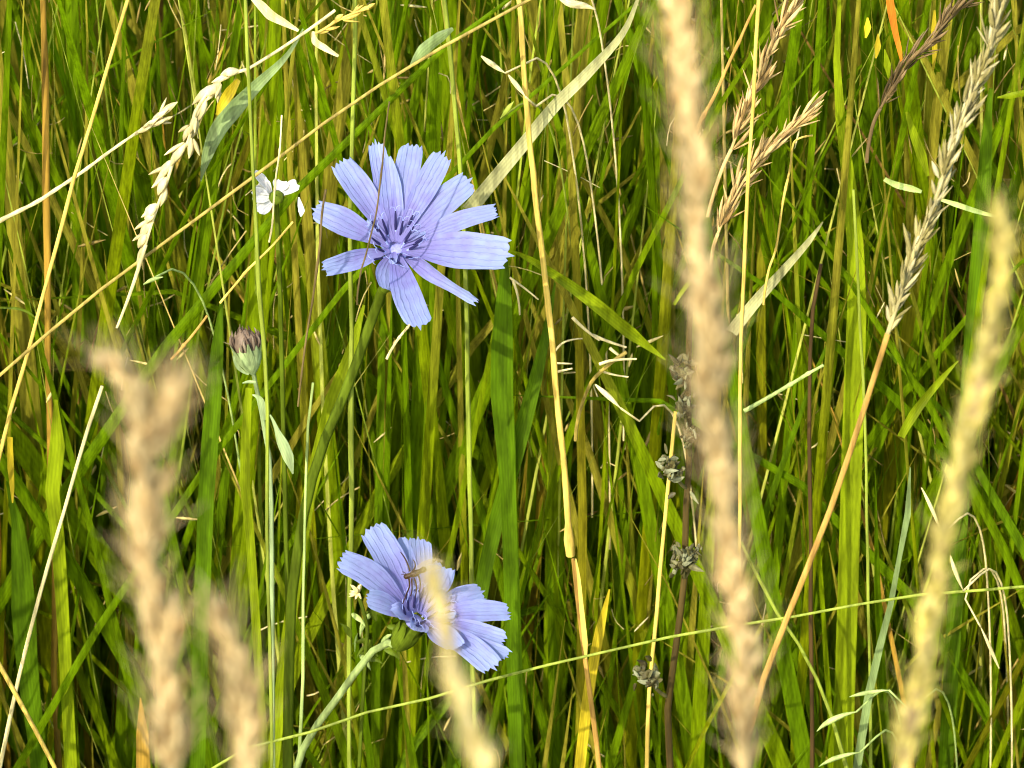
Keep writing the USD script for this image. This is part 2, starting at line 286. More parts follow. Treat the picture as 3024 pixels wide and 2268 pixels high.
tag(obj('outlying_grass', grass_mesh(outer), M_OUTER), 'meadow grass stretching away on either side', 'grass', kind='stuff')
dry = grass_mesh([
    blades(430, (-0.24, 0.24), (0.982, 1.10), 0.30, 0.60, 0.0004, 0.0018, n=14, seed=31, lean=0.24, bend=0.3),
    blades(380, (-0.30, 0.30), (1.05, 1.55), 0.30, 0.60, 0.0008, 0.0035, n=10, seed=32, lean=0.16),
    blades(300, (-0.45, 0.45), (1.50, 2.30), 0.30, 0.55, 0.0012, 0.0040, n=8, seed=33, lean=0.16),
    blades(500, (-0.45, 0.45), (0.10, 0.96), 0.12, 0.40, 0.001, 0.003, n=8, seed=34, lean=0.16, hz=sight)])
tag(obj('dry_grass', dry, M_DRYG), 'yellowed dry blades and stems mixed through the green grass', 'dry grass', kind='stuff')
stems = grass_mesh([blades(850, (-0.24, 0.24), (0.982, 1.10), 0.34, 0.62, 0.0004, 0.0011, n=16, seed=36, lean=0.16, bend=0.25),
    blades(420, (-0.32, 0.32), (1.1, 1.6), 0.40, 0.62, 0.0008, 0.0016, n=10, seed=37, lean=0.09)])
tag(obj('grass_stems', stems, leaf_mat('grass_stems', [(0, (0.16, 0.22, 0.01)), (0.5, (0.28, 0.33, 0.03)), (1, (0.42, 0.40, 0.07))], trans=0.2)), 'thin pale green flowering stems among the blades', 'grass', kind='stuff')
mb = MB(); g = np.random.default_rng(41)                            # broken bits, husks and twigs caught in the grass
for k in range(1300):
    p = at(g.uniform(-150, 3170), g.uniform(-150, 2420), g.uniform(0.985, 1.14)); a = g.normal(0, 0.6) + (math.pi / 2 if g.random() < 0.7 else 0.35)
    d = unit([math.cos(a), g.normal(0, 0.4), math.sin(a)]); L = g.uniform(0.003, 0.016)
    if g.random() < 0.35: spindle(mb, p, d, g.uniform(0.003, 0.007), g.uniform(0.0004, 0.0009), k=4)
    else: tube(mb, spline([p, p + d * L * 0.5 + g.normal(0, 0.0006, 3), p + d * L], 4), g.uniform(0.00008, 0.00020), k=3)
tag(obj('grass_litter', mb, M_LITTER), 'pale husks and broken bits of straw caught among the blades', 'litter', kind='stuff')

# ---------------------------------------------------------------- stalks and blades one can tell apart
def path3(pts, Y0, Y1=None):
    Y1 = Y0 if Y1 is None else Y1
    return [at(x, y, Y0 + (Y1 - Y0) * k / max(len(pts) - 1, 1)) for k, (x, y) in enumerate(pts)]
def to_ground(P, lean=0.5):
    """Carries the last point of a path on down to the soil."""
    p, d = P[-1], unit(P[-1] - P[-2]); s = np.clip(d[:2] / max(abs(d[2]), 0.15), -0.8, 0.8) * lean
    z = p[2]
    return P + [np.array([p[0] + s[0] * z * 0.45, p[1] + s[1] * z * 0.45, z * 0.5]), np.array([p[0] + s[0] * z * 0.75, p[1] + s[1] * z * 0.75, -0.01])]
def beyond(P, L):
    d = unit(P[0] - P[1]); return [P[0] + d * L] + P
def stalk(name, label, cat, mat, pts, w0, w1, Y0, Y1=None, up=0.0, ground=True, group=None, nodes=()):
    P = path3(pts, Y0, Y1)
    if up: P = beyond(P, up)
    if ground: P = to_ground(P)
    n = 46; S = spline(P, n); rad = np.linspace(w0, w1, n) * PX / 2 * (1 + 0.06 * np.sin(np.arange(n) * 1.7))
    for q in nodes: rad = rad * (1 + 0.7 * np.exp(-((np.linspace(0, 1, n) - q) / 0.012) ** 2))
    amp = min(1.0, np.linalg.norm(S[-1] - S[0]) / 0.10) ** 1.5
    gg = np.random.default_rng(len(label) * 131 + len(pts)); tt = np.linspace(0, 1, n)
    for q in (nodes or gg.uniform(0.1, 0.75, 2)):                # each joint thickens, then a leaf sheath wraps the stem below it
        sh = gg.uniform(0.06, 0.14); rad = rad * np.where((tt > q) & (tt < q + sh), 1.0 + 0.38 * (1 - (tt - q) / sh), 1.0)
        S = S + np.outer(np.maximum(0, 1 - np.abs(tt - q) / 0.12), gg.normal(0, 0.0007 * amp, 3))
    S = S + np.stack([meshkit.fbm(np.stack([S[:, 2] * 60, S[:, 0] * 60, S[:, 1] * 0 + j], -1), 3, 7 + j) - 0.5 for j in range(3)], -1) * 0.0014 * amp * np.sin(np.linspace(0, math.pi, n))[:, None]
    mb = MB(); tube(mb, S, rad, k=8)
    return tag(obj(name, mb, mat, base=S[-1]), label, cat, group)
def blade(name, label, cat, mat, pts, ws, Y0, Y1=None, ground=False, up=0.0, across=(1, 0, 0), fold=0.15, twist=0.0, group=None, seed=0, wave=0.06):
    P = path3(pts, Y0, Y1); k = len(P); W = list(ws)
    if up: P = beyond(P, up); W = [W[0] * 0.2] + W
    if ground: P = to_ground(P); W = W + [W[-1], W[-1] * 0.6]
    P = np.array(P); L = np.r_[0, np.cumsum(np.linalg.norm(np.diff(P, axis=0), axis=1))]; n = 40
    S = spline(P, n); w = np.interp(np.linspace(0, L[-1], n), np.interp(np.linspace(0, 1, len(W)), np.linspace(0, 1, len(L)), L), W) * PX
    mb = MB(); ribbon(mb, S, w, across, fold, twist, seed=seed, wave=wave)
    return tag(obj(name, mb, mat, base=S[-1]), label, cat, group)

stalk('straw_stalk', 'long pale yellow straw stalk bending from the top left corner down the left edge', 'straw', M_STRAW, [(386, -30), (377, 0), (289, 294), (208, 560), (163, 750), (86, 1035), (0, 1378), (-40, 1560)], 11, 15, 0.945, up=0.06)
stalk('straw_stalk', 'very long brown straw leaning diagonally across the upper left, passing over the other stalks', 'straw', M_BROWNST, [(1560, 0), (1330, 125), (1000, 330), (700, 560), (417, 765), (0, 1108), (-60, 1160)], 9, 13, 0.935, up=0.05)
stalk('straw_stalk', 'thick pale straw rising from the bottom left corner behind the forked seed head', 'straw', M_PALE, [(302, 1140), (240, 1330), (190, 1505), (127, 1720), (60, 1980), (0, 2240), (-20, 2330)], 11, 20, 0.94, nodes=(0.28,))
stalk('straw_stalk', 'short yellow straw crossing the thick pale one in the bottom left corner', 'straw', M_STRAW, [(-60, 1860), (0, 1965), (90, 2130), (165, 2275), (190, 2330)], 14, 15, 0.93, up=0.03)
stalk('brown_stalk', 'orange brown upright stem with peeling sheath near the left edge', 'grass stalk', M_ORANGE, [(118, -40), (125, 300), (136, 827), (148, 1300), (152, 1500), (166, 1744), (157, 1925), (172, 2290)], 16, 30, 0.988, up=0.05)
stalk('straw_stalk', 'golden straw standing upright through the middle, right of the upper flower', 'straw', M_STRAW, [(1530, -30), (1548, 215), (1560, 330), (1575, 470), (1592, 700), (1620, 940), (1652, 1250), (1682, 1500), (1694, 1640)], 15, 20, 0.95, 0.955, up=0.05, ground=False, nodes=(0.2, 0.98))
stalk('straw_stalk', 'tan lower straw joining the golden upright one and leaving at the bottom centre', 'straw', M_TAN, [(1694, 1650), (1716, 1850), (1735, 2000), (1772, 2290)], 15, 26, 0.957)
stalk('straw_stalk', 'thin straight straw standing right of the large seed head', 'straw', M_STRAW, [(2242, -30), (2222, 330), (2200, 750), (2188, 1050), (2186, 1500), (2186, 1640), (2190, 1900), (2194, 2290)], 11, 14, 0.945, up=0.05, nodes=(0.5,))
stalk('grass_stalk', 'yellow green thin stem standing between the straw and the orange stalk on the right', 'grass stalk', M_YGREEN, [(2520, 560), (2530, 750), (2541, 1000), (2552, 1200), (2560, 1500), (2575, 2290)], 9, 13, 0.96)
stalk('grass_stalk', 'pale green stem passing in front of the wilted brown flower head', 'grass stalk', M_YGREEN, [(722, -30), (726, 20), (729, 220), (737, 480), (748, 750), (763, 960), (778, 1160), (782, 1250), (790, 1600), (800, 2290)], 10, 13, 0.925, up=0.05)
stalk('grass_stalk', 'yellow green stem ending behind the left petals of the upper flower', 'grass stalk', M_YGREEN, [(1048, -30), (1048, 150), (1040, 300), (1034, 480), (1030, 900), (1034, 2290)], 13, 16, 0.962, up=0.05)
stalk('grass_stalk', 'bright green stem running down behind the right petals of the upper flower', 'grass stalk', M_YGREEN, [(1308, -30), (1318, 60), (1330, 140), (1345, 320), (1362, 520), (1378, 900), (1400, 2290)], 14, 18, 0.965, up=0.05)
stalk('grass_stalk', 'thin yellow green stem lying almost level across the bottom below the lower flower', 'grass stalk', M_YGREEN, [(3060, 1728), (2900, 1742), (2700, 1757), (2390, 1812), (1980, 1882), (1700, 1946), (1330, 2042), (1000, 2130), (905, 2165), (700, 2220)], 9, 10, 0.925, up=0.04)
stalk('grass_stalk', 'pale mint upright stem left of the lower flower, reaching the bottom edge', 'grass stalk', M_BGREEN, [(925, 1130), (912, 1250), (906, 1450), (904, 1560), (901, 1830), (891, 2160), (880, 2290)], 8, 13, 0.95)
stalk('straw_stalk', 'yellow straw with a dark dead stalk leaning over it, low on the right of centre', 'straw', M_STRAW, [(1995, 1215), (1975, 1420), (1955, 1640), (1932, 1900), (1915, 2080), (1908, 2290)], 12, 18, 0.962)
stalk('straw_stalk', 'thin brown straw slanting behind the top of the large seed head', 'straw', M_TAN, [(2232, 15), (2150, 190), (2105, 290), (2070, 355), (2020, 500)], 9, 13, 0.955, ground=False)
stalk('brown_stalk', 'dark brown broken stem standing among wide blades on the right', 'grass stalk', M_DARK, [(2425, 780), (2402, 900), (2392, 1050), (2390, 1250), (2395, 1600)], 12, 22, 0.968)
stalk('grass_stalk', 'hair thin brown grass stem crossing the left petals of the upper flower', 'grass stalk', M_DRAB, [(1150, 300), (1128, 470), (1112, 620), (1096, 690), (1078, 760), (1066, 800), (1055, 900)], 4.5, 5.5, 0.905, ground=False)
stalk('grass_stalk', 'thin drab stem dropping across the outermost left petal of the upper flower', 'grass stalk', M_DRAB, [(962, 560), (950, 640), (945, 720), (930, 850), (905, 1000), (880, 1200)], 7, 6, 0.91, ground=False)
stalk('grass_stalk', 'thin pale straw touching the lowest petal of the upper flower', 'grass stalk', M_PALE, [(1230, 935), (1205, 965), (1170, 1010), (1142, 1060)], 7, 9, 0.94, ground=False)
stalk('straw_stalk', 'slender straw leaning left above the wilted flower head', 'straw', M_STRAW, [(865, 655), (800, 730), (740, 790), (650, 895)], 7, 8, 0.955, ground=False)
stalk('straw_stalk', 'short tan straw slanting between the wilted flower head and the left seed head', 'straw', M_TAN, [(612, 932), (560, 1000), (505, 1062)], 8, 9, 0.95, ground=False)
stalk('straw_stalk', 'pale broken straw bending in front of the white flower', 'straw', M_PALE, [(832, 340), (822, 470), (812, 540), (808, 600), (804, 660), (795, 715)], 5, 6, 0.93, ground=False)
stalk('straw_stalk', 'pale mint straw leaning right of the thin straight straw', 'straw', M_BGREEN, [(2432, 1078), (2360, 1120), (2280, 1168), (2198, 1214)], 9, 14, 0.95, ground=False)
stalk('grass_stalk', 'green stem slanting down from the thin straight straw to the orange stalk', 'grass stalk', M_YGREEN, [(2188, 1600), (2240, 1700), (2300, 1810), (2345, 1870), (2440, 2050), (2500, 2250), (2520, 2330)], 11, 10, 0.95)
stalk('straw_stalk', 'thin yellow straw standing beside the second brown panicle on the right', 'straw', M_STRAW, [(2400, 400), (2345, 420), (2335, 480), (2312, 600), (2290, 740), (2270, 800), (2255, 900)], 6, 8, 0.958, ground=False)

blade('wide_grass', 'broad grey green pointed leaf hanging in the upper left', 'grass', M_GREYG, [(895, 85), (850, 160), (760, 250), (690, 325), (640, 390), (612, 460), (593, 535)], [5, 14, 34, 50, 48, 32, 3], 0.945, 0.94, seed=1)
blade('ribbon_grass', 'long bleached ribbon leaf slanting down to the upper flower', 'grass', M_RIBBON, [(1890, -20), (1850, 80), (1740, 210), (1640, 310), (1550, 420), (1450, 540), (1385, 620)], [8, 18, 32, 35, 38, 42, 46], 0.95, 0.965, up=0.03, across=(0.7, 0, -0.7), seed=2)
blade('wide_grass', 'wide dark green upright blade below the right petals of the upper flower', 'grass', M_BROAD, [(1492, 720), (1490, 830), (1484, 980), (1482, 1150), (1492, 1280), (1500, 1420)], [6, 40, 68, 72, 66, 50], 0.984, ground=True, seed=3)
blade('wide_grass', 'green blade leaning from the wide dark one towards the lower flower', 'grass', M_BROAD, [(1640, 830), (1610, 1000), (1560, 1200), (1500, 1420), (1440, 1640)], [5, 30, 50, 52, 46], 0.985, ground=True, seed=4)
blade('yellow_grass', 'yellow green blade slanting right from the tip of the rightmost upper petal', 'grass', M_YLEAF, [(1505, 738), (1560, 762), (1640, 812), (1750, 890), (1860, 980), (1965, 1062)], [4, 20, 28, 40, 42, 4], 0.96, 0.965, across=(0.5, 0, 0.8), seed=5)
blade('wide_grass', 'tall fresh green blade with straight edges at the right', 'grass', M_YLEAF, [(2480, -20), (2470, 200), (2490, 420), (2520, 640), (2530, 900), (2520, 1200)], [10, 22, 34, 48, 60, 66], 0.985, ground=True, up=0.04, seed=6)
blade('wide_grass', 'tall green blade crossing behind the grey seed head at the right edge', 'grass', M_BROAD, [(2925, 260), (2915, 380), (2905, 550), (2890, 760), (2870, 1000)], [10, 34, 46, 50, 50], 0.99, ground=True, seed=7)
blade('wide_grass', 'long blue green blade standing left of the right hand seed head', 'grass', M_GREYG, [(2688, 1380), (2682, 1500), (2660, 1620), (2640, 1740), (2600, 1900), (2560, 2080)], [4, 20, 14, 16, 22, 26], 0.955, ground=True, seed=8)
blade('wide_grass', 'wide green blade fanning from the bottom left corner', 'grass', M_BROAD, [(20, 1420), (60, 1600), (70, 1780), (80, 1950), (110, 2200)], [6, 55, 80, 70, 55], 0.98, ground=True, seed=9)
blade('wide_grass', 'wide yellowing blade behind the brown stem at lower left', 'grass', M_YLEAF, [(165, 1180), (170, 1300), (155, 1450), (172, 1600), (185, 1800)], [10, 50, 46, 44, 40], 0.978, ground=True, seed=10)
blade('wide_grass', 'upright green blade just left of the wilted flower head', 'grass', M_BROAD, [(655, 880), (640, 1050), (625, 1250), (610, 1450)], [8, 44, 56, 50], 0.975, ground=True, seed=11)
blade('wide_grass', 'bright green blade below the stem of the wilted flower head', 'grass', M_YLEAF, [(735, 1145), (728, 1250), (722, 1400), (740, 1600)], [20, 28, 32, 28], 0.96, ground=True, seed=12)
blade('wide_grass', 'lit green blade behind the chicory stem, left of its middle', 'grass', M_YLEAF, [(1075, 900), (1030, 1060), (985, 1180), (945, 1330), (905, 1500)], [8, 40, 52, 46, 40], 0.972, ground=True, seed=13)
blade('orange_grass', 'bright orange dead leaf tip hanging from the top edge at the right', 'grass', M_ORLEAF, [(2625, -20), (2632, 30), (2645, 100), (2657, 150), (2663, 192)], [22, 24, 18, 14, 3], 0.95, up=0.02, seed=14)
blade('yellow_grass', 'small yellow leaf tip left of the orange one', 'grass', M_YEL, [(2562, 52), (2562, 80), (2556, 112)], [4, 22, 5], 0.955, seed=15)
blade('yellow_grass', 'second small yellow leaf tip, below and right of the first', 'grass', M_YEL, [(2592, 100), (2592, 135), (2586, 172)], [3, 20, 4], 0.955, seed=16)
blade('yellow_grass', 'third yellow leaf tip, the lowest under the orange leaf', 'grass', M_YLEAF, [(2612, 145), (2620, 190), (2624, 232)], [3, 22, 4], 0.955, seed=17)
blade('yellow_grass', 'long yellow dead leaf right of the orange one at the top', 'grass', M_YEL, [(2760, 30), (2758, 90), (2760, 150), (2755, 210)], [6, 18, 16, 5], 0.96, seed=18)
blade('orange_grass', 'orange brown dead leaf standing at the foot of the left seed head', 'grass', M_ORANGE, [(415, 2060), (425, 2120), (420, 2200), (425, 2300)], [3, 30, 48, 46], 0.972, ground=True, seed=19)
blade('yellow_grass', 'ochre dead blade low on the left edge', 'grass', M_YEL, [(30, 1290), (32, 1380), (36, 1440), (37, 1485)], [16, 20, 14, 4], 0.955, seed=20)
blade('yellow_grass', 'ochre blade leaning behind the golden straw near the bottom', 'grass', M_YEL, [(1800, 1740), (1778, 1830), (1755, 1940), (1735, 2060)], [5, 28, 34, 34], 0.965, ground=True, seed=21)
blade('yellow_grass', 'ochre leaf behind the drooping dry spike at upper left', 'grass', M_YEL, [(705, 235), (680, 270), (655, 310), (640, 340)], [14, 34, 30, 6], 0.955, seed=22)
blade('yellow_grass', 'stiff yellow dry blade standing between the golden straw and the lower flower', 'grass', M_STRAW, [(1700, 1650), (1708, 1700), (1718, 1800), (1728, 1900), (1730, 1945)], [4, 10, 14, 16, 6], 0.95, seed=23)
blade('wide_grass', 'dull green blade with a bent tip under the right end of the yellow green blade', 'grass', M_YLEAF, [(2075, 790), (2030, 840), (1990, 900)], [5, 14, 10], 0.965, across=(0.6, 0, 0.6), seed=24)
blade('yellow_grass', 'dull olive blade slanting down to the large seed head', 'grass', M_RIBBON, [(2430, 655), (2390, 710), (2320, 790), (2240, 880), (2160, 980)], [4, 18, 26, 34, 40], 0.955, 0.965, across=(0.7, 0, -0.7), seed=25)
blade('yellow_grass', 'olive blade slanting up between the orange stalk and the right hand seed head', 'grass', M_YLEAF, [(2830, 1065), (2770, 1130), (2700, 1220), (2660, 1290)], [4, 22, 30, 24], 0.96, across=(0.7, 0, -0.7), seed=26)
blade('wide_grass', 'grey green folded leaf at the top, behind the diagonal straw', 'grass', M_GREYG, [(1338, 85), (1300, 110), (1250, 150), (1215, 195)], [10, 34, 36, 12], 0.95, across=(0.7, 0, 0.7), seed=27)

blade('wide_grass', 'bright green blade lying level at the right edge, above the right hand seed head', 'grass', M_YLEAF, [(3070, 268), (3024, 276), (2980, 284), (2945, 288)], [14, 20, 18, 4], 0.955, across=(0, 0, 1), seed=41)
blade('wide_grass', 'pale green bent blade lying nearly level behind the tall fresh green blade', 'grass', M_BGREEN, [(2612, 528), (2650, 546), (2690, 556), (2722, 566)], [14, 20, 22, 10], 0.965, across=(0, 0, 1), seed=42)
blade('wide_grass', 'pale green blade lying level behind the loose greyish seed head', 'grass', M_BGREEN, [(2775, 588), (2820, 602), (2880, 622), (2945, 640)], [10, 16, 16, 8], 0.965, across=(0, 0, 1), seed=43)
blade('yellow_grass', 'yellow green bent leaf between the orange leaf and the loose greyish seed head', 'grass', M_YLEAF, [(2678, 330), (2700, 400), (2722, 460), (2740, 520)], [10, 26, 30, 10], 0.962, seed=44)
blade('wide_grass', 'green curved blade near the left edge crossing behind the yellow straw', 'grass', M_STEMG, [(0, 908), (45, 910), (80, 920), (105, 940)], [6, 9, 9, 4], 0.95, across=(0, 0, 1), seed=45)
P0 = at(1760, 1075, 0.972); t = thing('twig_tangle', P0, 'tangle of pale dry twigs right of the golden straw, below the slanting yellow green blade', 'twigs'); g = np.random.default_rng(46)
for pts in ([(1632, 1072), (1690, 1074)], [(1770, 1076), (1810, 1064), (1880, 1060)], [(1770, 1094), (1830, 1110), (1856, 1113)], [(1690, 938), (1730, 975), (1770, 1005)], [(1800, 1028), (1840, 1060)], [(1636, 1100), (1690, 1088)], [(1640, 1036), (1672, 1008), (1720, 1000)], [(1750, 990), (1800, 1010), (1850, 1026)], [(1505, 820), (1560, 860), (1590, 885)], [(1515, 830), (1530, 880), (1535, 930)]):
    mb = MB(); q = path3(pts, 0.960 + 0.006 * g.random()); tube(mb, spline(q, 8), np.linspace(1, 0.6, 8) * g.uniform(0.00025, 0.00042), k=5); obj('twig', mb, M_PALE, t)
mb = MB(); tube(mb, spline([at(1850, 1040, 0.962), at(1800, 1075, 0.963), at(1740, 1140, 0.966), at(1700, 1300, 0.972)], 16), 0.0004, k=6); obj('stem', mb, M_BROWNST, t)

# ---------------------------------------------------------------- dry spikes, panicles and oat-like spikelets
def spike_on(t, mat, path, n, L, w, spread, seed, pr=0.0004, name='spikelet', droop=0.0):
    """Single spikelets set along a rachis, each a part."""
    g = np.random.default_rng(seed); S = spline(path, 60); T, A, B = frames(S, (1, 0, 0))
    mb = MB(); tube(mb, S, np.linspace(pr, pr * 1.3, 60), k=6); obj('rachis', mb, mat, t)
    for i in range(n):
        k = int(np.clip((i + 0.5) / n * 59 + g.normal(0, 1.0), 0, 59)); a = g.uniform(0, 2 * math.pi)
        side = math.cos(a) * A[k] + math.sin(a) * B[k]
        d = -T[k] * g.uniform(0.7, 1.0) + side * spread * g.uniform(0.5, 1.3) + np.array([0, 0, -droop])
        mb = MB(); b = S[k] + side * pr; LL = L * g.uniform(0.6, 1.25)
        spindle(mb, b, d, LL, w * g.uniform(0.7, 1.2), k=5, bend=side * -0.15, seed=int(g.integers(0, 99)))
        if g.random() < 0.5: spindle(mb, b + side * w * 0.3, d + side * 0.35, LL * 0.8, w * 0.5, k=4, seed=int(g.integers(0, 99)))
        obj(name, mb, mat, t)
P = path3([(345, 968), (390, 850), (430, 722), (465, 610), (490, 545), (520, 462), (555, 420), (575, 340), (605, 285), (650, 238), (730, 205), (850, 130), (990, 30)], 0.932)
t = thing('drooping_grass_spike', P[0], 'drooping pale dry grass spike arching over the upper left corner, its seeds hanging', 'seed head')
spike_on(t, M_PALE, P[2:11], 24, 0.0052, 0.0018, 0.35, 51, 0.0003)
mb = MB(); tube(mb, spline(P[:3], 14), np.linspace(0.00025, 0.00045, 14), k=6); obj('stem', mb, M_PALE, t)
mb = MB(); tube(mb, spline(P[10:], 14), 0.00032, k=6); obj('stem', mb, M_PALE, t)
P = path3([(700, 30), (480, 345), (400, 395), (325, 447), (240, 510), (150, 570), (120, 590), (0, 652), (-80, 700)], 0.958)
t = thing('grass_spike', P[-1], 'pale jointed grass stem slanting to the left edge under the long yellow straw', 'seed head')
mb = MB(); tube(mb, spline(P[1:], 40), np.linspace(0.00022, 0.00042, 40) * (1 + 0.3 * np.abs(np.sin(np.arange(40) * 0.9))), k=7); obj('stem', mb, M_PALE, t)
spike_on(t, M_PALE, [P[1], P[2]], 6, 0.005, 0.0013, 0.5, 52, 0.0003)
P = path3([(800, -25), (812, 22), (838, 40), (880, 86)], 0.95); P2 = path3([(735, -15), (770, 12), (812, 42), (850, 72), (885, 88)], 0.948)
blade('curled_grass', 'curled pale dead leaf hanging at the top, left of centre', 'grass', M_PALE, [(725, -25), (770, 12), (800, 42), (835, 62), (882, 90)], [10, 26, 30, 24, 8], 0.948, across=(0.6, 0, 0.7), fold=0.35, seed=31)
blade('curled_grass', 'curled pale husk just right of the hanging dead leaf at the top', 'grass', M_PALE, [(925, 92), (930, 118), (960, 140), (1000, 165)], [8, 20, 20, 8], 0.948, across=(0.6, 0, 0.7), fold=0.35, seed=32)
P = path3([(1090, 25), (1030, 45), (985, 68), (940, 95), (925, 100)], 0.955)
t = thing('grass_spike', P[-1], 'yellow spikelet branch crossing the top edge behind the yellow green stem', 'seed head'); spike_on(t, M_STRAW, P, 9, 0.0036, 0.0009, 0.5, 53, 0.00022)
def oat(label, pts, w, Y, mat=M_PALE, stem=None):
    P = path3(pts, Y); S = spline(P, 9); t = thing('oat_spikelet', P[-1], label, 'spikelet')
    mb = MB(); L = np.linalg.norm(S[-1] - S[0]); tube(mb, S, np.array([0.1, 0.5, 0.85, 1, 1, 0.9, 0.7, 0.4, 0.12]) * w * PX / 2, k=7); obj('husk', mb, mat, t)
    A = np.array([0, -1.0, 0]) * w * PX * 0.3 + np.array([0.2, 0, 0.3]) * w * PX
    mb = MB(); tube(mb, S[:7] * 1.0 + A * 0.6, np.array([0.1, 0.4, 0.6, 0.7, 0.6, 0.35, 0.1]) * w * PX / 2 * 0.8, k=6, seed=3); obj('husk', mb, mat, t)
    q = path3(stem, Y) if stem is not None else [S[-1]]
    q = q + [q[-1] + np.array([0.004, 0.006, 0.001]), q[-1] + np.array([0.012, 0.030, -0.020]), q[-1] + np.array([0.018, 0.060, -0.12])]
    mb = MB(); tube(mb, spline(q, 24), 0.00022, k=5); obj('stem', mb, mat, t)
oat('pale open husk hanging from the top edge right of centre', [(1648, -6), (1690, 12), (1730, 18), (1758, 28)], 24, 0.945, stem=[(1648, -6), (1600, -40)])
oat('pale oat like husk, upper of two between the green stem and the golden straw', [(1420, 166), (1450, 188), (1492, 216)], 17, 0.948, stem=[(1492, 216), (1500, 222)])
oat('pale oat like husk, lower of two, touching the golden straw', [(1500, 222), (1522, 248), (1552, 286)], 15, 0.948, stem=[(1552, 286), (1558, 330)])
oat('small olive husk left of the golden straw above the upper flower', [(1516, 300), (1498, 325), (1478, 350)], 16, 0.952, M_YGREEN)
oat('pale green husk lying level near the bottom right', [(2508, 2058), (2560, 2046), (2625, 2038)], 14, 0.945, M_BGREEN, stem=[(2625, 2038), (2660, 2055), (2690, 2100)])
oat('pale green husk slanting up, middle of three near the bottom right', [(2412, 2160), (2450, 2130), (2530, 2102)], 18, 0.945, M_BGREEN)
oat('pale green husk at the bottom edge, lowest of three', [(2418, 2264), (2470, 2238), (2540, 2222)], 15, 0.945, M_BGREEN)
oat('bright sunlit husk resting in the shade between the flowers, right of the golden straw', [(1756, 1136), (1785, 1160), (1832, 1205)], 17, 0.955, stem=[(1832, 1205), (1850, 1235), (1868, 1252)])
oat('small pale green husk left of the upper flower, over the green blades', [(425, 840), (450, 826), (482, 818)], 12, 0.945, M_BGREEN, stem=[(425, 840), (415, 850)])
oat('slim pale husk pointing down at the right of the right hand seed head', [(2950, 1975), (2925, 1915), (2895, 1850)], 12, 0.95, M_PALE, stem=[(2895, 1850), (2860, 1790), (2840, 1740)])
oat('slim pale husk standing on the level stem beside the right hand seed head', [(2805, 1640), (2822, 1690), (2845, 1745)], 13, 0.905, M_PALE)
oat('pale straw coloured husk touching the right hand seed head, upper one', [(2720, 1440), (2755, 1510), (2782, 1578)], 12, 0.93, M_PALE)

def panicle(label, path, n, L, w, spread, seed, mat, stem):
    P = path3(path, 0.95); t = thing('brown_panicle', P[-1], label, 'seed head'); spike_on(t, mat, P, int(n * 1.5), L * 1.1, w * 0.75, spread * 1.25, seed, 0.00025)
    mb = MB(); tube(mb, spline([P[-1]] + path3(stem, 0.95), 14), 0.0004, k=6); obj('stem', mb, mat, t)
panicle('brown dry panicle right of the large seed head, upper of two', [(2360, -20), (2320, 60), (2290, 110), (2255, 200), (2225, 280), (2190, 360), (2160, 440)], 42, 0.0062, 0.0011, 0.33, 61, M_PANB, [(2125, 520), (2090, 640)])
panicle('brown dry panicle with a pale tip, lower of two right of the large seed head', [(2376, 345), (2330, 390), (2270, 440), (2220, 500), (2180, 560), (2150, 620), (2120, 690)], 36, 0.006, 0.0011, 0.3, 62, M_PANB, [(2105, 740), (2095, 860)])
panicle('dull dark panicle leaning behind the orange leaf at the upper right', [(2850, 5), (2790, 70), (2740, 130), (2680, 190), (2640, 250), (2600, 320)], 26, 0.006, 0.0009, 0.25, 63, leaf_mat('panicle_dark', [(0, (0.06, 0.04, 0.012)), (1, (0.20, 0.13, 0.05))], trans=0.1), [(2575, 380), (2560, 480)])

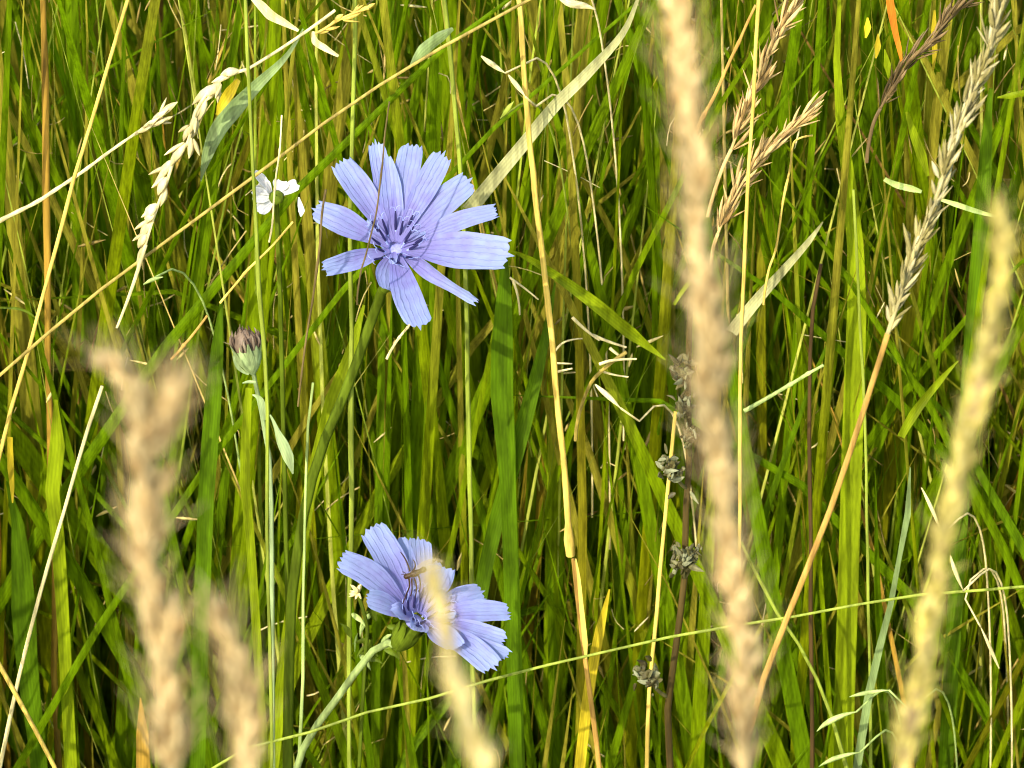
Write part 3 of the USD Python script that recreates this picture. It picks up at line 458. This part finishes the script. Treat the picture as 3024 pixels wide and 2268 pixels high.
# ---------------------------------------------------------------- tall seed heads close to the camera (out of focus)
def seed_head(label, pts, widths, Y, mat, seed, stem_pts=None, fork=None, dens=2.2, awn=0.0042, spl=0.0027, stem_w=24, extra=None):
    """pts, widths in pixels of the photograph from the tip down; everything else follows at the head's real distance."""
    P = path3(pts, Y); S = spline(P, 120); L = np.r_[0, np.cumsum(np.linalg.norm(np.diff(S, axis=0), axis=1))]
    W = np.interp(np.linspace(0, 1, 120), np.linspace(0, 1, len(widths)), widths) * 0.88 * PX * (Y / math.cos(PITCH))
    low = to_ground([S[-5], S[-1]], 0.7) if stem_pts is None else to_ground([S[-1]] + path3(stem_pts, Y), 0.7)
    g = np.random.default_rng(seed); t = thing('feathery_seed_head', low[-1], label, 'seed head')
    mb = MB(); tube(mb, spline(np.vstack([S[::12], low[1:]]), 60), np.linspace(0.3, 1.0, 60) * stem_w * PX * Y / 2, k=8); obj('stem', mb, mat, t)
    T, A, B = frames(S, (1, 0, 0)); sp, aw = MB(), MB()
    mb = MB(); tube(mb, S, W * (0.20 + 0.12 * meshkit.noise(np.stack([L * 170, L * 0 + seed * 3.1, L * 0], -1))), k=9); obj('core', mb, M_CORE, t)
    n = int(L[-1] / 0.00033 * dens)
    for i in range(n):
        k = int(g.integers(0, 120)); a = g.uniform(0, 2 * math.pi); side = math.cos(a) * A[k] + math.sin(a) * B[k]
        lump = 0.40 + 1.2 * meshkit.noise(np.array([L[k] * 170, seed * 3.1, math.cos(a) * 1.2]))
        rr = W[k] * 0.5 * lump; ln = spl * g.uniform(0.6, 1.2); d = unit(-T[k] * g.uniform(0.75, 1.1) + side * g.uniform(0.1, 0.5))
        b = S[k] + side * max(rr - ln * 0.25, 0.0002) * g.uniform(0.35, 1.0)
        spindle(sp, b, d, ln, g.uniform(0.0005, 0.0010), k=4, prof=(0.3, 1, 0.8, 0.1))
        if g.random() < 0.9:
            e = b + d * ln * 0.8; dd = unit(d + side * g.uniform(0, 0.5) + g.normal(0, 0.15, 3)); al = awn * g.uniform(0.5, 1.3)
            tube(aw, np.array([e, e + dd * al * 0.5, e + dd * al + g.normal(0, 0.0004, 3)]), np.array([0.00008, 0.00006, 0.00003]), k=3)
    if fork is not None:
        F = spline(path3(fork, Y), 40); FT, FA, FB = frames(F, (1, 0, 0))
        for i in range(150):
            k = int(g.integers(0, 40)); a = g.uniform(0, 6.283); side = math.cos(a) * FA[k] + math.sin(a) * FB[k]; d = unit(-FT[k] + side * g.uniform(0.1, 0.6))
            b = F[k] + side * 0.0009 * g.uniform(0, 0.8) * (0.3 + 0.6 * k / 39); spindle(sp, b, d, spl * g.uniform(0.6, 1.1), 0.0008, k=4, prof=(0.3, 1, 0.8, 0.1))
            e = b + d * spl * 0.7; dd = unit(d + g.normal(0, 0.25, 3)); tube(aw, np.array([e, e + dd * awn * 0.4, e + dd * awn * 0.9]), np.array([0.00008, 0.00006, 0.00003]), k=3)
    obj('spikelets', sp, mat, t).SetCustomDataByKey('kind', 'stuff'); obj('bristles', aw, mat, t).SetCustomDataByKey('kind', 'stuff')
    return t
M_CORE = plain('seed_head_core', (0.36, 0.26, 0.11), 0)
NY = 0.47
seed_head('tall feathery tan seed head, the largest, running the full height right of centre',
          [(1995, -60), (2003, 60), (2012, 160), (2030, 330), (2058, 470), (2062, 600), (2062, 720), (2080, 850), (2096, 1000), (2108, 1150), (2128, 1330), (2142, 1480), (2148, 1580), (2170, 1750), (2195, 1950), (2200, 2290)],
          [80, 88, 84, 86, 96, 100, 104, 106, 104, 106, 108, 90, 84, 86, 84, 76], NY, M_HEAD, 71)
seed_head('tall feathery tan seed head at lower left with a forked curved tip',
          [(322, 1072), (348, 1088), (380, 1125), (408, 1190), (415, 1280), (412, 1340), (440, 1430), (440, 1520), (440, 1590), (436, 1660), (460, 1760), (485, 1860), (490, 1960), (500, 2060), (510, 2300)],
          [10, 36, 60, 90, 112, 118, 130, 108, 128, 118, 110, 104, 128, 108, 96], NY - 0.02, M_HEAD, 72, fork=[(508, 1160), (490, 1210), (460, 1290), (430, 1370)])
seed_head('short feathery tan seed head at the bottom edge, right of the forked one',
          [(655, 1840), (672, 1880), (690, 1930), (708, 2000), (716, 2080), (724, 2160), (728, 2300)], [24, 64, 84, 110, 116, 120, 104], NY - 0.03, M_HEAD, 73)
seed_head('slim yellow seed head rising in front of the lower flower',
          [(1272, 1690), (1280, 1720), (1295, 1770), (1310, 1830), (1330, 1940), (1350, 2030), (1385, 2140), (1430, 2300)], [1, 2, 4, 8, 20, 42, 58, 66], NY - 0.09, M_HEADY, 74, stem_w=8, awn=0.0016, spl=0.0017)
seed_head('tall pale greenish seed head leaning along the right edge',
          [(2950, 640), (2958, 720), (2955, 820), (2935, 950), (2905, 1080), (2872, 1220), (2845, 1350), (2800, 1520), (2775, 1640), (2755, 1780), (2735, 1900), (2715, 2020), (2690, 2130), (2660, 2290)],
          [14, 40, 54, 66, 70, 72, 70, 76, 74, 72, 76, 76, 86, 80], NY + 0.02, M_HEADG, 75, awn=0.0022)

def loose_head(label, pts, widths, Y, mat, seed, stem, stem_mat, w=30):
    P = path3(pts, Y); S = spline(P, 100); T, A, B = frames(S, (1, 0, 0)); g = np.random.default_rng(seed)
    W = np.interp(np.linspace(0, 1, 100), np.linspace(0, 1, len(widths)), widths) * PX * Y
    st = [P[-1]] + path3(stem, Y); st = to_ground(st)
    t = thing('loose_seed_head', st[-1], label, 'seed head')
    mb = MB(); tube(mb, spline(st, 40), np.linspace(0.55, 1.0, 40) * w * PX / 2, k=8); obj('stem', mb, stem_mat, t)
    mb = MB(); tube(mb, S, 0.00045, k=6); obj('rachis', mb, mat, t)
    mb = MB()
    for i in range(270):
        k = int(g.integers(0, 100)); a = g.uniform(0, 6.283); side = math.cos(a) * A[k] + math.sin(a) * B[k]
        if g.random() > 1.7 * meshkit.noise(np.array([k * 0.11, seed + 5.5, 0.5])): continue
        lump = 0.1 + 1.9 * meshkit.noise(np.array([k * 0.2, seed, math.cos(a)])) ** 1.5
        ln = g.uniform(0.003, 0.0062); spindle(mb, S[k] + side * W[k] * 0.4 * lump * g.uniform(0.3, 1), unit(-T[k] + side * g.uniform(0, 0.45) + g.normal(0, 0.16, 3)), ln, g.uniform(0.0004, 0.0011), k=4, prof=(0.3, 1, 0.8, 0.1))
    obj('spikelets', mb, mat, t).SetCustomDataByKey('kind', 'stuff')
loose_head('loose greyish seed head on an orange stalk, slanting from the top right corner', [(2990, -60), (2960, 20), (2925, 140), (2890, 230), (2850, 330), (2815, 430), (2780, 540), (2745, 640), (2705, 740), (2670, 840), (2640, 930), (2622, 985)],
           [40, 60, 60, 50, 50, 40, 42, 36, 40, 30, 30, 34], 0.86, M_HEADB, 81, [(2600, 1050), (2570, 1150), (2540, 1250), (2480, 1420), (2440, 1540), (2375, 1700), (2330, 1810), (2280, 1940), (2240, 2050), (2190, 2290)], M_TAN)

# ---------------------------------------------------------------- dead brown stalk with dried flower clusters
P = path3([(2040, 880), (2032, 1150), (2036, 1350), (2026, 1500), (2022, 1700), (2008, 1820), (1985, 1990), (1972, 2080), (1980, 2290)], 0.938)
t = thing('dead_stalk', to_ground(P)[-1], 'dark brown dead stalk with withered flower clusters beside the large seed head', 'dead plant')
mb = MB(); tube(mb, spline(to_ground(P), 60), np.linspace(18, 38, 60) * PX / 2, k=8); obj('stem', mb, plain('stem_dead', (0.055, 0.036, 0.008), 0), t)
M_DEADB = leaf_mat('bract_dead', [(0, (0.05, 0.04, 0.012)), (0.5, (0.11, 0.10, 0.035)), (1, (0.20, 0.21, 0.11))], trans=0.1)
for ci, (cx, cy, s) in enumerate([(2012, 1100, 40), (2020, 1210, 36), (1985, 1385, 42), (2018, 1655, 44), (1915, 2000, 42), (2035, 1290, 26), (2050, 1640, 26)]):
    g = np.random.default_rng(90 + ci); mb = MB(); c = at(cx, cy, 0.934); s *= 1.3
    for i in range(44):
        d = unit(g.normal(0, 1, 3) + np.array([-0.3, -0.2, 0.6])); spindle(mb, c + g.normal(0, 1, 3) * s * PX * np.array([0.3, 0.3, 0.42]), d, s * PX * g.uniform(0.25, 0.7), s * PX * g.uniform(0.2, 0.45), k=5, flat=0.4, bend=g.normal(0, 0.35, 3))
    q = spline(P, 60)[np.argmin([abs(pix(z)[1] - (cy + 60)) for z in spline(P, 60)])]
    tube(mb, spline([c, (c + q) / 2 + np.array([0, 0, -0.0008]), q], 8), 0.0004, k=5)
    obj('withered_cluster', mb, M_DEADB, t)

# ---------------------------------------------------------------- flowers with strap petals
class Flower:
    def __init__(s, px, py, Y, tilt, img, cup, R0=0.0013):
        s.C = at(px, py, Y); u = unit(img[0] * RIGHT + img[1] * UP); b = -FWD
        s.n = math.cos(tilt) * b + math.sin(tilt) * u; s.e2 = math.cos(tilt) * u - math.sin(tilt) * b; s.e1 = unit(np.cross(s.e2, s.n)); s.cup, s.R0 = cup, R0
    def h(s, r): return s.cup * r * (1 - 0.32 * np.clip(r / 0.02, 0, 1.4)) + 0.0004
    def pos(s, phi, r, z=0.0): return s.C + r * (np.cos(phi) * s.e1 + np.sin(phi) * s.e2) + (s.h(r) + z) * s.n
    def solve(s, x, y):
        f = lambda q: (pix(s.pos(q[0], abs(q[1])))[:2] - [x, y])
        best = None
        a0 = math.atan2(-(y - pix(s.C)[1]), x - pix(s.C)[0])
        for da in (0, 0.5, -0.5):
            r = least_squares(f, [a0 + da, 0.017], x_scale=[1, 0.01])
            if best is None or r.cost < best.cost: best = r
        return best.x[0], abs(best.x[1])
    def petal(s, phi, R, w, layer=0.0, sweep=0.0, roll=0.0, arch=0.0, tipdrop=None, seed=0, teeth=5, round_=0.05, taper=0.26, curl=0.10):
        g = np.random.default_rng(1000 + seed); n, m = 20, 13; tipdrop = g.uniform(-0.05, 0.07) if tipdrop is None else tipdrop; t = np.linspace(0, 1, n); c = np.linspace(-1, 1, m)
        prof = taper + (1 - taper) * np.sin(np.clip(t / 0.68, 0, 1) * math.pi / 2) ** 1.2; prof = prof * (1 - 0.10 * np.clip((t - 0.68) / 0.32, 0, 1) ** 1.6)
        tooth = np.abs((((c + 1) / 2 * teeth) % 1) - 0.5) * 2; tooth = (1 - tooth) * g.uniform(0.4, 1.6, m)
        RR = R * (1 - round_ * c ** 2 - 0.055 * (1 - tooth))
        r = s.R0 + (RR[None] - s.R0) * t[:, None]
        ph = phi + sweep * t[:, None] ** 2 + 0 * c[None]
        rad = np.cos(ph)[..., None] * s.e1 + np.sin(ph)[..., None] * s.e2; tan = -np.sin(ph)[..., None] * s.e1 + np.cos(ph)[..., None] * s.e2
        rl = roll * np.sin(t * math.pi * 0.6)[:, None]
        side = tan * np.cos(rl)[..., None] + s.n * np.sin(rl)[..., None]; nrm = s.n * np.cos(rl)[..., None] - tan * np.sin(rl)[..., None]
        z = s.h(r) + layer + arch * np.sin(t * math.pi)[:, None] - tipdrop * np.clip((t - 0.55) / 0.45, 0, 1)[:, None] ** 2 * R
        rip = 0.00010 * np.cos(c * math.pi * 4.5)[None] * np.sin(t * math.pi * 0.9)[:, None] + w * curl * (c ** 2)[None] * np.sin(0.3 + t * 2.4)[:, None]
        rip = rip + 0.0013 * (meshkit.noise(np.stack([t[:, None] * 3 + 0 * c[None], c[None] * 1.5 + 0 * t[:, None], 0 * t[:, None] * c[None] + seed * 7.3], -1)) - 0.5) * t[:, None]
        hw = 0.5 * w * prof * (1 + 0.04 * np.sin(t * 7 + seed))
        G = s.C + rad * r[..., None] + s.n * z[..., None] + side * (hw[:, None] * c[None])[..., None] + nrm * rip[..., None]
        mb = MB(); mb.grid(G, seed + 0.05 + 0.45 * (c[None] + 1), t[:, None]); return mb

def chicory(fl, base, label, petals, stem, stem_w, seed, stem_mat, n_anther=17, stem_Y=0.93):
    t = thing('chicory_flower', base, label, 'flower')
    for k, p in enumerate(petals): obj('petal', fl.petal(seed=seed * 40 + k, **p), M_PETAL, t)
    g = np.random.default_rng(seed)
    for k in range(n_anther):                                     # dark anther tubes with pale forked styles
        a = k * 2.39996 + 0.3; r = 0.0009 + 0.0017 * math.sqrt((k + 0.5) / n_anther); o = fl.C + r * (math.cos(a) * fl.e1 + math.sin(a) * fl.e2) + fl.n * 0.0006
        d = unit(fl.n + (0.45 + 0.25 * g.random()) * (math.cos(a) * fl.e1 + math.sin(a) * fl.e2) * (r / 0.0018)); L = g.uniform(0.0042, 0.0060)
        mb = MB(); tube(mb, np.array([o + d * x for x in np.linspace(0.30, 1, 6) * L]), np.array([0.7, 1, 1, 1, 0.9, 0.5]) * 0.00025, k=6); an = obj('anther', mb, M_ANTH, t)
        mb = MB(); tube(mb, np.array([o, o + d * L * 0.32]), 0.00022, k=5)
        e = o + d * L; q = unit(np.cross(d, fl.n + 0.3 * fl.e1))
        for sgn in (-1, 1): tube(mb, np.array([e - d * 0.0002, e + d * 0.0008 + q * sgn * 0.0003, e + d * 0.0010 + q * sgn * 0.0009, e + d * 0.0006 + q * sgn * 0.0012]), np.array([1, 0.9, 0.8, 0.5]) * 0.00007, k=4)
        obj('style', mb, M_STYLE, an)
    mb = MB(); spindle(mb, fl.C - fl.n * 0.0006, fl.n, 0.0012, 0.0044, k=14, prof=(0.85, 1, 0.9, 0.6, 0.01)); obj('flower_centre', mb, M_CENTRE, t)
    for k in range(3):                                            # short inner petals
        obj('inner_petal', fl.petal(k * 2.1 + 0.4, g.uniform(0.0045, 0.0075), 0.0017, layer=0.0009, seed=seed * 40 + 20 + k, curl=0.2), M_PETAL, t)
    for k in range(9):                                            # green bracts that hold the petals
        a = k * 2 * math.pi / 9 + 0.2; rad = math.cos(a) * fl.e1 + math.sin(a) * fl.e2; tn = -math.sin(a) * fl.e1 + math.cos(a) * fl.e2
        Q = np.array([fl.C - fl.n * 0.0085 + rad * 0.0012, fl.C - fl.n * 0.0055 + rad * 0.0026, fl.C - fl.n * 0.002 + rad * 0.0028, fl.C + fl.n * 0.0012 + rad * 0.0040])
        mb = MB(); ribbon(mb, spline(Q, 10), np.interp(np.linspace(0, 1, 10), [0, 0.4, 1], [0.0018, 0.0023, 0.0004]), tn, 0.1); obj('bract', mb, M_STEMG, t)
    mb = MB(); b = fl.C - fl.n * 0.009; spindle(mb, b, fl.n, 0.009, 0.0052, k=10, prof=(0.3, 0.85, 1.0, 0.95, 0.75)); obj('calyx', mb, M_STEMG, t)
    S = spline([b + fl.n * 0.0006, b - fl.n * 0.004] + stem, 50); mb = MB(); tube(mb, S, np.linspace(stem_w[0], stem_w[1], 50) * PX / 2, k=9); obj('stem', mb, stem_mat, t)
    return t
def crop1(x, y): return 880 + x * 0.3736, 380 + y * 0.3736
def crop2(x, y): return 940 + x * 0.3255, 1500 + y * 0.3255

f1 = Flower(*crop1(772, 965), 0.925, math.radians(27), (0.0, 1.0), 0.46)
tips = [  # tip (x, y) in the enlarged crop, width px there, layer, extras
    ((322, 235), 232, 0.0004, dict(roll=0.1)), ((110, 610), 232, 0.0002, dict(roll=-0.1, sweep=-0.05)), ((185, 1120), 165, 0.0000, dict(roll=-0.5, curl=0.2)),
    ((610, 92), 165, -0.0008, dict()), ((700, 215), 205, 0.0003, dict(taper=0.4, round_=0.3)), ((905, 75), 215, 0.0000, dict()), ((1160, 205), 205, 0.0006, dict()),
    ((1375, 390), 245, 0.0001, dict()), ((1600, 630), 165, 0.0005, dict(roll=0.1)), ((1690, 1010), 330, 0.0000, dict(roll=0.15, taper=0.22)),
    ((1430, 1360), 175, -0.0004, dict(roll=1.35, curl=0.25)), ((965, 1575), 250, 0.0002, dict(roll=-0.1, sweep=0.10)), ((705, 1285), 200, -0.0003, dict(roll=-0.4, sweep=0.2))]
pet = []
for (tx, ty), w, ly, ex in tips:
    a, R = f1.solve(*crop1(tx, ty)); sw = ex.get('sweep', 0); pet.append(dict(phi=a - sw, R=R, w=w * 0.3736 * PX * 0.95, layer=ly, **ex))
st = path3([(1122, 872), (1092, 960), (1050, 1080), (1000, 1205), (955, 1310), (915, 1440), (890, 1560), (860, 1800), (850, 2290)], 0.957, 0.968)
chicory(f1, to_ground(st)[-1], 'large open blue chicory flower facing the viewer on a slanting green stem, the upper one', pet, to_ground(st), (30, 44), 1, M_STEMG)

f2 = Flower(*crop2(880, 1030), 0.925, math.radians(50), (0.58, 0.81), 0.62)
tips = [((200, 415), 250, 0.0, dict(roll=-0.5)), ((455, 165), 300, 0.0003, dict(roll=-0.4)), ((705, 235), 230, 0.0, dict(roll=-0.2)), ((905, 260), 240, 0.0004, dict()), ((1175, 490), 240, 0.0, dict()),
        ((1520, 735), 215, 0.0002, dict(roll=0.1)), ((1765, 935), 215, 0.0004, dict(roll=0.25)), ((1715, 1205), 200, 0.0, dict(roll=0.4)), ((1610, 1460), 250, 0.0003, dict(roll=0.5)), ((1735, 1365), 170, -0.0008, dict(roll=0.3)),
        ((440, 790), 190, -0.0003, dict(roll=-0.7))]
pet = []
for (tx, ty), w, ly, ex in tips:
    a, R = f2.solve(*crop2(tx, ty)); pet.append(dict(phi=a, R=min(R, 0.0225), w=w * 0.3255 * PX * 1.05, layer=ly, **ex))
pet += [dict(phi=math.radians(-38), R=0.0125, w=0.0050, layer=0.0006, roll=0.6, curl=0.3), dict(phi=math.radians(-80), R=0.0080, w=0.0042, layer=0.0003, curl=0.3), dict(phi=math.radians(-125), R=0.0085, w=0.0045, layer=0.0, curl=0.25)]
st = path3([(1150, 1885), (1120, 1905), (1075, 1950), (1020, 2030), (955, 2115), (900, 2200), (870, 2290)], 0.93, 0.945)
chicory(f2, to_ground(st)[-1], 'blue chicory flower seen from the side with an insect inside, the lower one', pet, to_ground(st), (22, 30), 2, plain('stem_pale', (0.22, 0.28, 0.09), 0.1))

# white flower and loose petal left of the upper flower
wf = Flower(816, 590, 0.955, math.radians(20), (0.2, 1), 0.5, 0.0012)
t = thing('white_flower', wf.C, 'small white flower with a dark open centre left of the upper blue flower', 'flower')
for k, (a, R, w) in enumerate([(2.75, 0.0046, 0.0034), (3.4, 0.0050, 0.0036), (1.45, 0.0036, 0.0034), (0.75, 0.0050, 0.0026), (4.15, 0.0054, 0.0028), (2.5, 0.0068, 0.0018)]):
    obj('petal', wf.petal(a, R, w, seed=300 + k, teeth=2, curl=0.25), M_WHITE, t)
mb = MB(); spindle(mb, wf.C + wf.n * 0.0004, wf.n, 0.0020, 0.0032, k=9); obj('flower_centre', mb, M_STEMG, t)
mb = MB(); tube(mb, spline([wf.C, wf.C + np.array([0, 0.01, -0.03]), np.array([wf.C[0], wf.C[1] + 0.03, -0.01])], 20), 0.0005, k=6); obj('stem', mb, M_STEMG, t)
blade('torn_white_flower', 'single white triangular petal beside the leftmost tip of the upper blue flower', 'flower', M_WHITE, [(882, 582), (886, 602), (890, 622), (888, 640)], [4, 14, 20, 3], 0.93, seed=2)

# wilted brown flower head on a grey green plant, left of centre
hc = at(716, 975, 0.945); hb = at(746, 1098, 0.945); ax = unit(hc - hb); r1 = unit(np.cross(ax, FWD)); r2 = np.cross(ax, r1)
st = path3([(748, 1100), (757, 1140), (768, 1200), (790, 1300), (800, 1420), (806, 2290)], 0.948, 0.955)
t = thing('wilted_flower', to_ground(st)[-1], 'wilted brown flower head in a grey green cup with a folded leaf below', 'flower')
mb = MB(); g = np.random.default_rng(5)
spindle(mb, hb + ax * 0.004, ax, 0.0052, 0.0052, k=10, prof=(0.8, 1, 1.0, 0.75, 0.2), seed=0)
for i in range(90):
    a = g.uniform(0, 6.283); u = math.sqrt(g.random()); p = hb + ax * 0.0052 + (math.cos(a) * r1 + math.sin(a) * r2) * 0.0028 * u
    spindle(mb, p, ax + (math.cos(a) * r1 + math.sin(a) * r2) * (0.35 * u) + g.normal(0, 0.12, 3), g.uniform(0.0030, 0.0052) * (1.1 - 0.35 * u), 0.0007, k=4, bend=(math.cos(a) * r1 + math.sin(a) * r2) * -0.25, seed=i)
obj('wilted_florets', mb, M_WILT, t)
mb = MB(); spindle(mb, hb - ax * 0.0004, ax, 0.0056, 0.0054, k=12, prof=(0.22, 0.6, 0.9, 1.0, 0.98)); obj('cup', mb, M_GREYGREEN, t)
for k in range(11):
    a = k * 2 * math.pi / 11; rad = math.cos(a) * r1 + math.sin(a) * r2; tn = -math.sin(a) * r1 + math.cos(a) * r2; o = 0.0006 if k % 2 else 0
    mb = MB(); ribbon(mb, spline([hb + rad * 0.0009, hb + ax * 0.002 + rad * 0.0022, hb + ax * 0.0045 + rad * 0.0029, hb + ax * (0.0066 + o) + rad * (0.0030 + o)], 9), np.interp(np.linspace(0, 1, 9), [0, 0.5, 1], [0.0012, 0.0018, 0.0003]), tn, 0.12, seed=k); obj('bract', mb, M_GREYGREEN, t)
mb = MB(); tube(mb, spline(to_ground(st), 40), np.linspace(13, 26, 40) * PX / 2, k=8); sm = obj('stem', mb, M_GREYGREEN, t)
for pts, ws, sd in (([(865, 1400), (850, 1350), (825, 1290), (805, 1240), (797, 1225)], [4, 34, 34, 14, 5], 1), ([(745, 1165), (765, 1175), (775, 1200), (780, 1240)], [4, 22, 22, 16], 2), ([(716, 1132), (735, 1128), (755, 1130)], [3, 10, 8], 3), ([(690, 1050), (705, 1085), (735, 1105)], [6, 14, 6], 4)):
    P = path3(pts, 0.94); n = 16; S = spline(P, n); mb = MB(); ribbon(mb, S, np.interp(np.linspace(0, 1, n), np.linspace(0, 1, len(ws)), ws) * PX, (1, 0, 0.3), 0.2, seed=sd); obj('leaf', mb, M_GREYGREEN, t)

# small dried flower and thorny leaves left of the lower flower
c = at(1058, 1752, 0.948); t = thing('dried_flower', np.array([c[0], c[1], 0]), 'small dried whitish flower on a spiny stem left of the lower blue flower', 'flower'); g = np.random.default_rng(8)
mb = MB()
for i in range(16): spindle(mb, c, unit(np.array([-0.3, -0.5, 0.7]) + g.normal(0, 0.5, 3)), g.uniform(0.0015, 0.003), 0.0007, k=4, seed=i)
obj('florets', mb, M_PALE, t)
P = path3([(1058, 1760), (1075, 1810), (1085, 1860), (1080, 1930), (1060, 2290)], 0.952); mb = MB(); tube(mb, spline(P, 30), 0.0004, k=6); obj('stem', mb, M_STEMG, t)
for i in range(18):
    x, y = g.uniform(1035, 1180), g.uniform(1800, 1960); p = at(x, y, 0.955); d = unit([g.normal(0, 1), -0.2, g.normal(0, 0.8)]); mb = MB()
    S = spline([p, p + d * 0.002 + np.array([0, 0, 0.0006]), p + d * 0.0042], 7); ribbon(mb, S, np.array([0.3, 0.9, 1, 0.9, 0.6, 0.35, 0.05]) * 0.0013, (0.2, 0, 1), 0.2, seed=i); obj('leaf', mb, M_STEMG if i % 3 else M_BGREEN, t)

# insect inside the lower flower
def hull_body(chain, el=0.00012):
    out = None
    for (p, r), (q, s) in zip(chain[:-1], chain[1:]):
        a = m3.Manifold.hull(m3.Manifold.sphere(r, 14).translate(tuple(p)) + m3.Manifold.sphere(s, 14).translate(tuple(q))); out = a if out is None else out + a
    m = out.refine_to_length(el).to_mesh(); tm = trimesh.Trimesh(m.vert_properties[:, :3], m.tri_verts); return trimesh.smoothing.filter_taubin(tm, iterations=6)
IY = 0.916
I = lambda x, y, d=0: at(*crop2(x, y), IY + d)
t = thing('hoverfly', I(850, 640), 'small dark hoverfly perched on the petals of the lower flower', 'insect')
sc = 1000.0
tm = hull_body([(I(798, 622) * sc, 0.56), (I(835, 610) * sc, 0.48), (I(862, 600) * sc, 0.70), (I(890, 590) * sc, 0.68), (I(920, 575) * sc, 0.45), (I(955, 560) * sc, 0.62)], 0.15)
M_FLY = leaf_mat('insect_body', [(0, (0.016, 0.008, 0.004)), (1, (0.040, 0.018, 0.008))], trans=0, rough=0.35, nscale=2500)
obj('body', (tm.vertices / sc, tm.faces, np.tile([0.5, 0.5], (len(tm.vertices), 1))), M_FLY, t)
usdkit.material(stage, '/World/Looks/insect_wing', {'t': ('transparent_bsdf', {'color': (0.92, 0.88, 0.78)}), 'g': ('principled_bsdf', {'base_color': (0.30, 0.24, 0.14), 'roughness': 0.2}), 'm': ('mix_closure', {'fac': 0.22})},
                [('t.BSDF', 'm.closure1'), ('g.BSDF', 'm.closure2')], surface='m.closure')
for dd, pts in ((0.0, [(870, 585), (930, 560), (1010, 545), (1080, 540), (1120, 540)]), (0.0012, [(865, 575), (930, 520), (1010, 490), (1090, 480), (1130, 485)])):
    P = spline([I(x, y, dd) for x, y in pts], 14); mb = MB(); ribbon(mb, P, np.interp(np.linspace(0, 1, 14), [0, 0.3, 0.75, 1], [0.0003, 0.0010, 0.0013, 0.0004]), (0.1, 0.6, 0.8), 0.05); obj('wing', mb, '/World/Looks/insect_wing', t)
for pts in ([(830, 575), (815, 520), (775, 440), (745, 400)], [(820, 640), (828, 700), (800, 780), (765, 870)], [(870, 640), (890, 720), (880, 800)], [(905, 610), (925, 690), (915, 760)], [(850, 580), (880, 520), (860, 470)], [(845, 640), (850, 730), (838, 800)]):
    mb = MB(); tube(mb, spline([I(x, y) for x, y in pts], 10), np.linspace(0.00020, 0.00010, 10), k=5); obj('leg', mb, M_FLY, t)
for pts in ([(795, 605), (780, 585), (760, 580)], [(793, 612), (772, 602), (752, 602)]):
    mb = MB(); tube(mb, spline([I(x, y) for x, y in pts], 6), 0.00007, k=4); obj('antenna', mb, M_FLY, t)
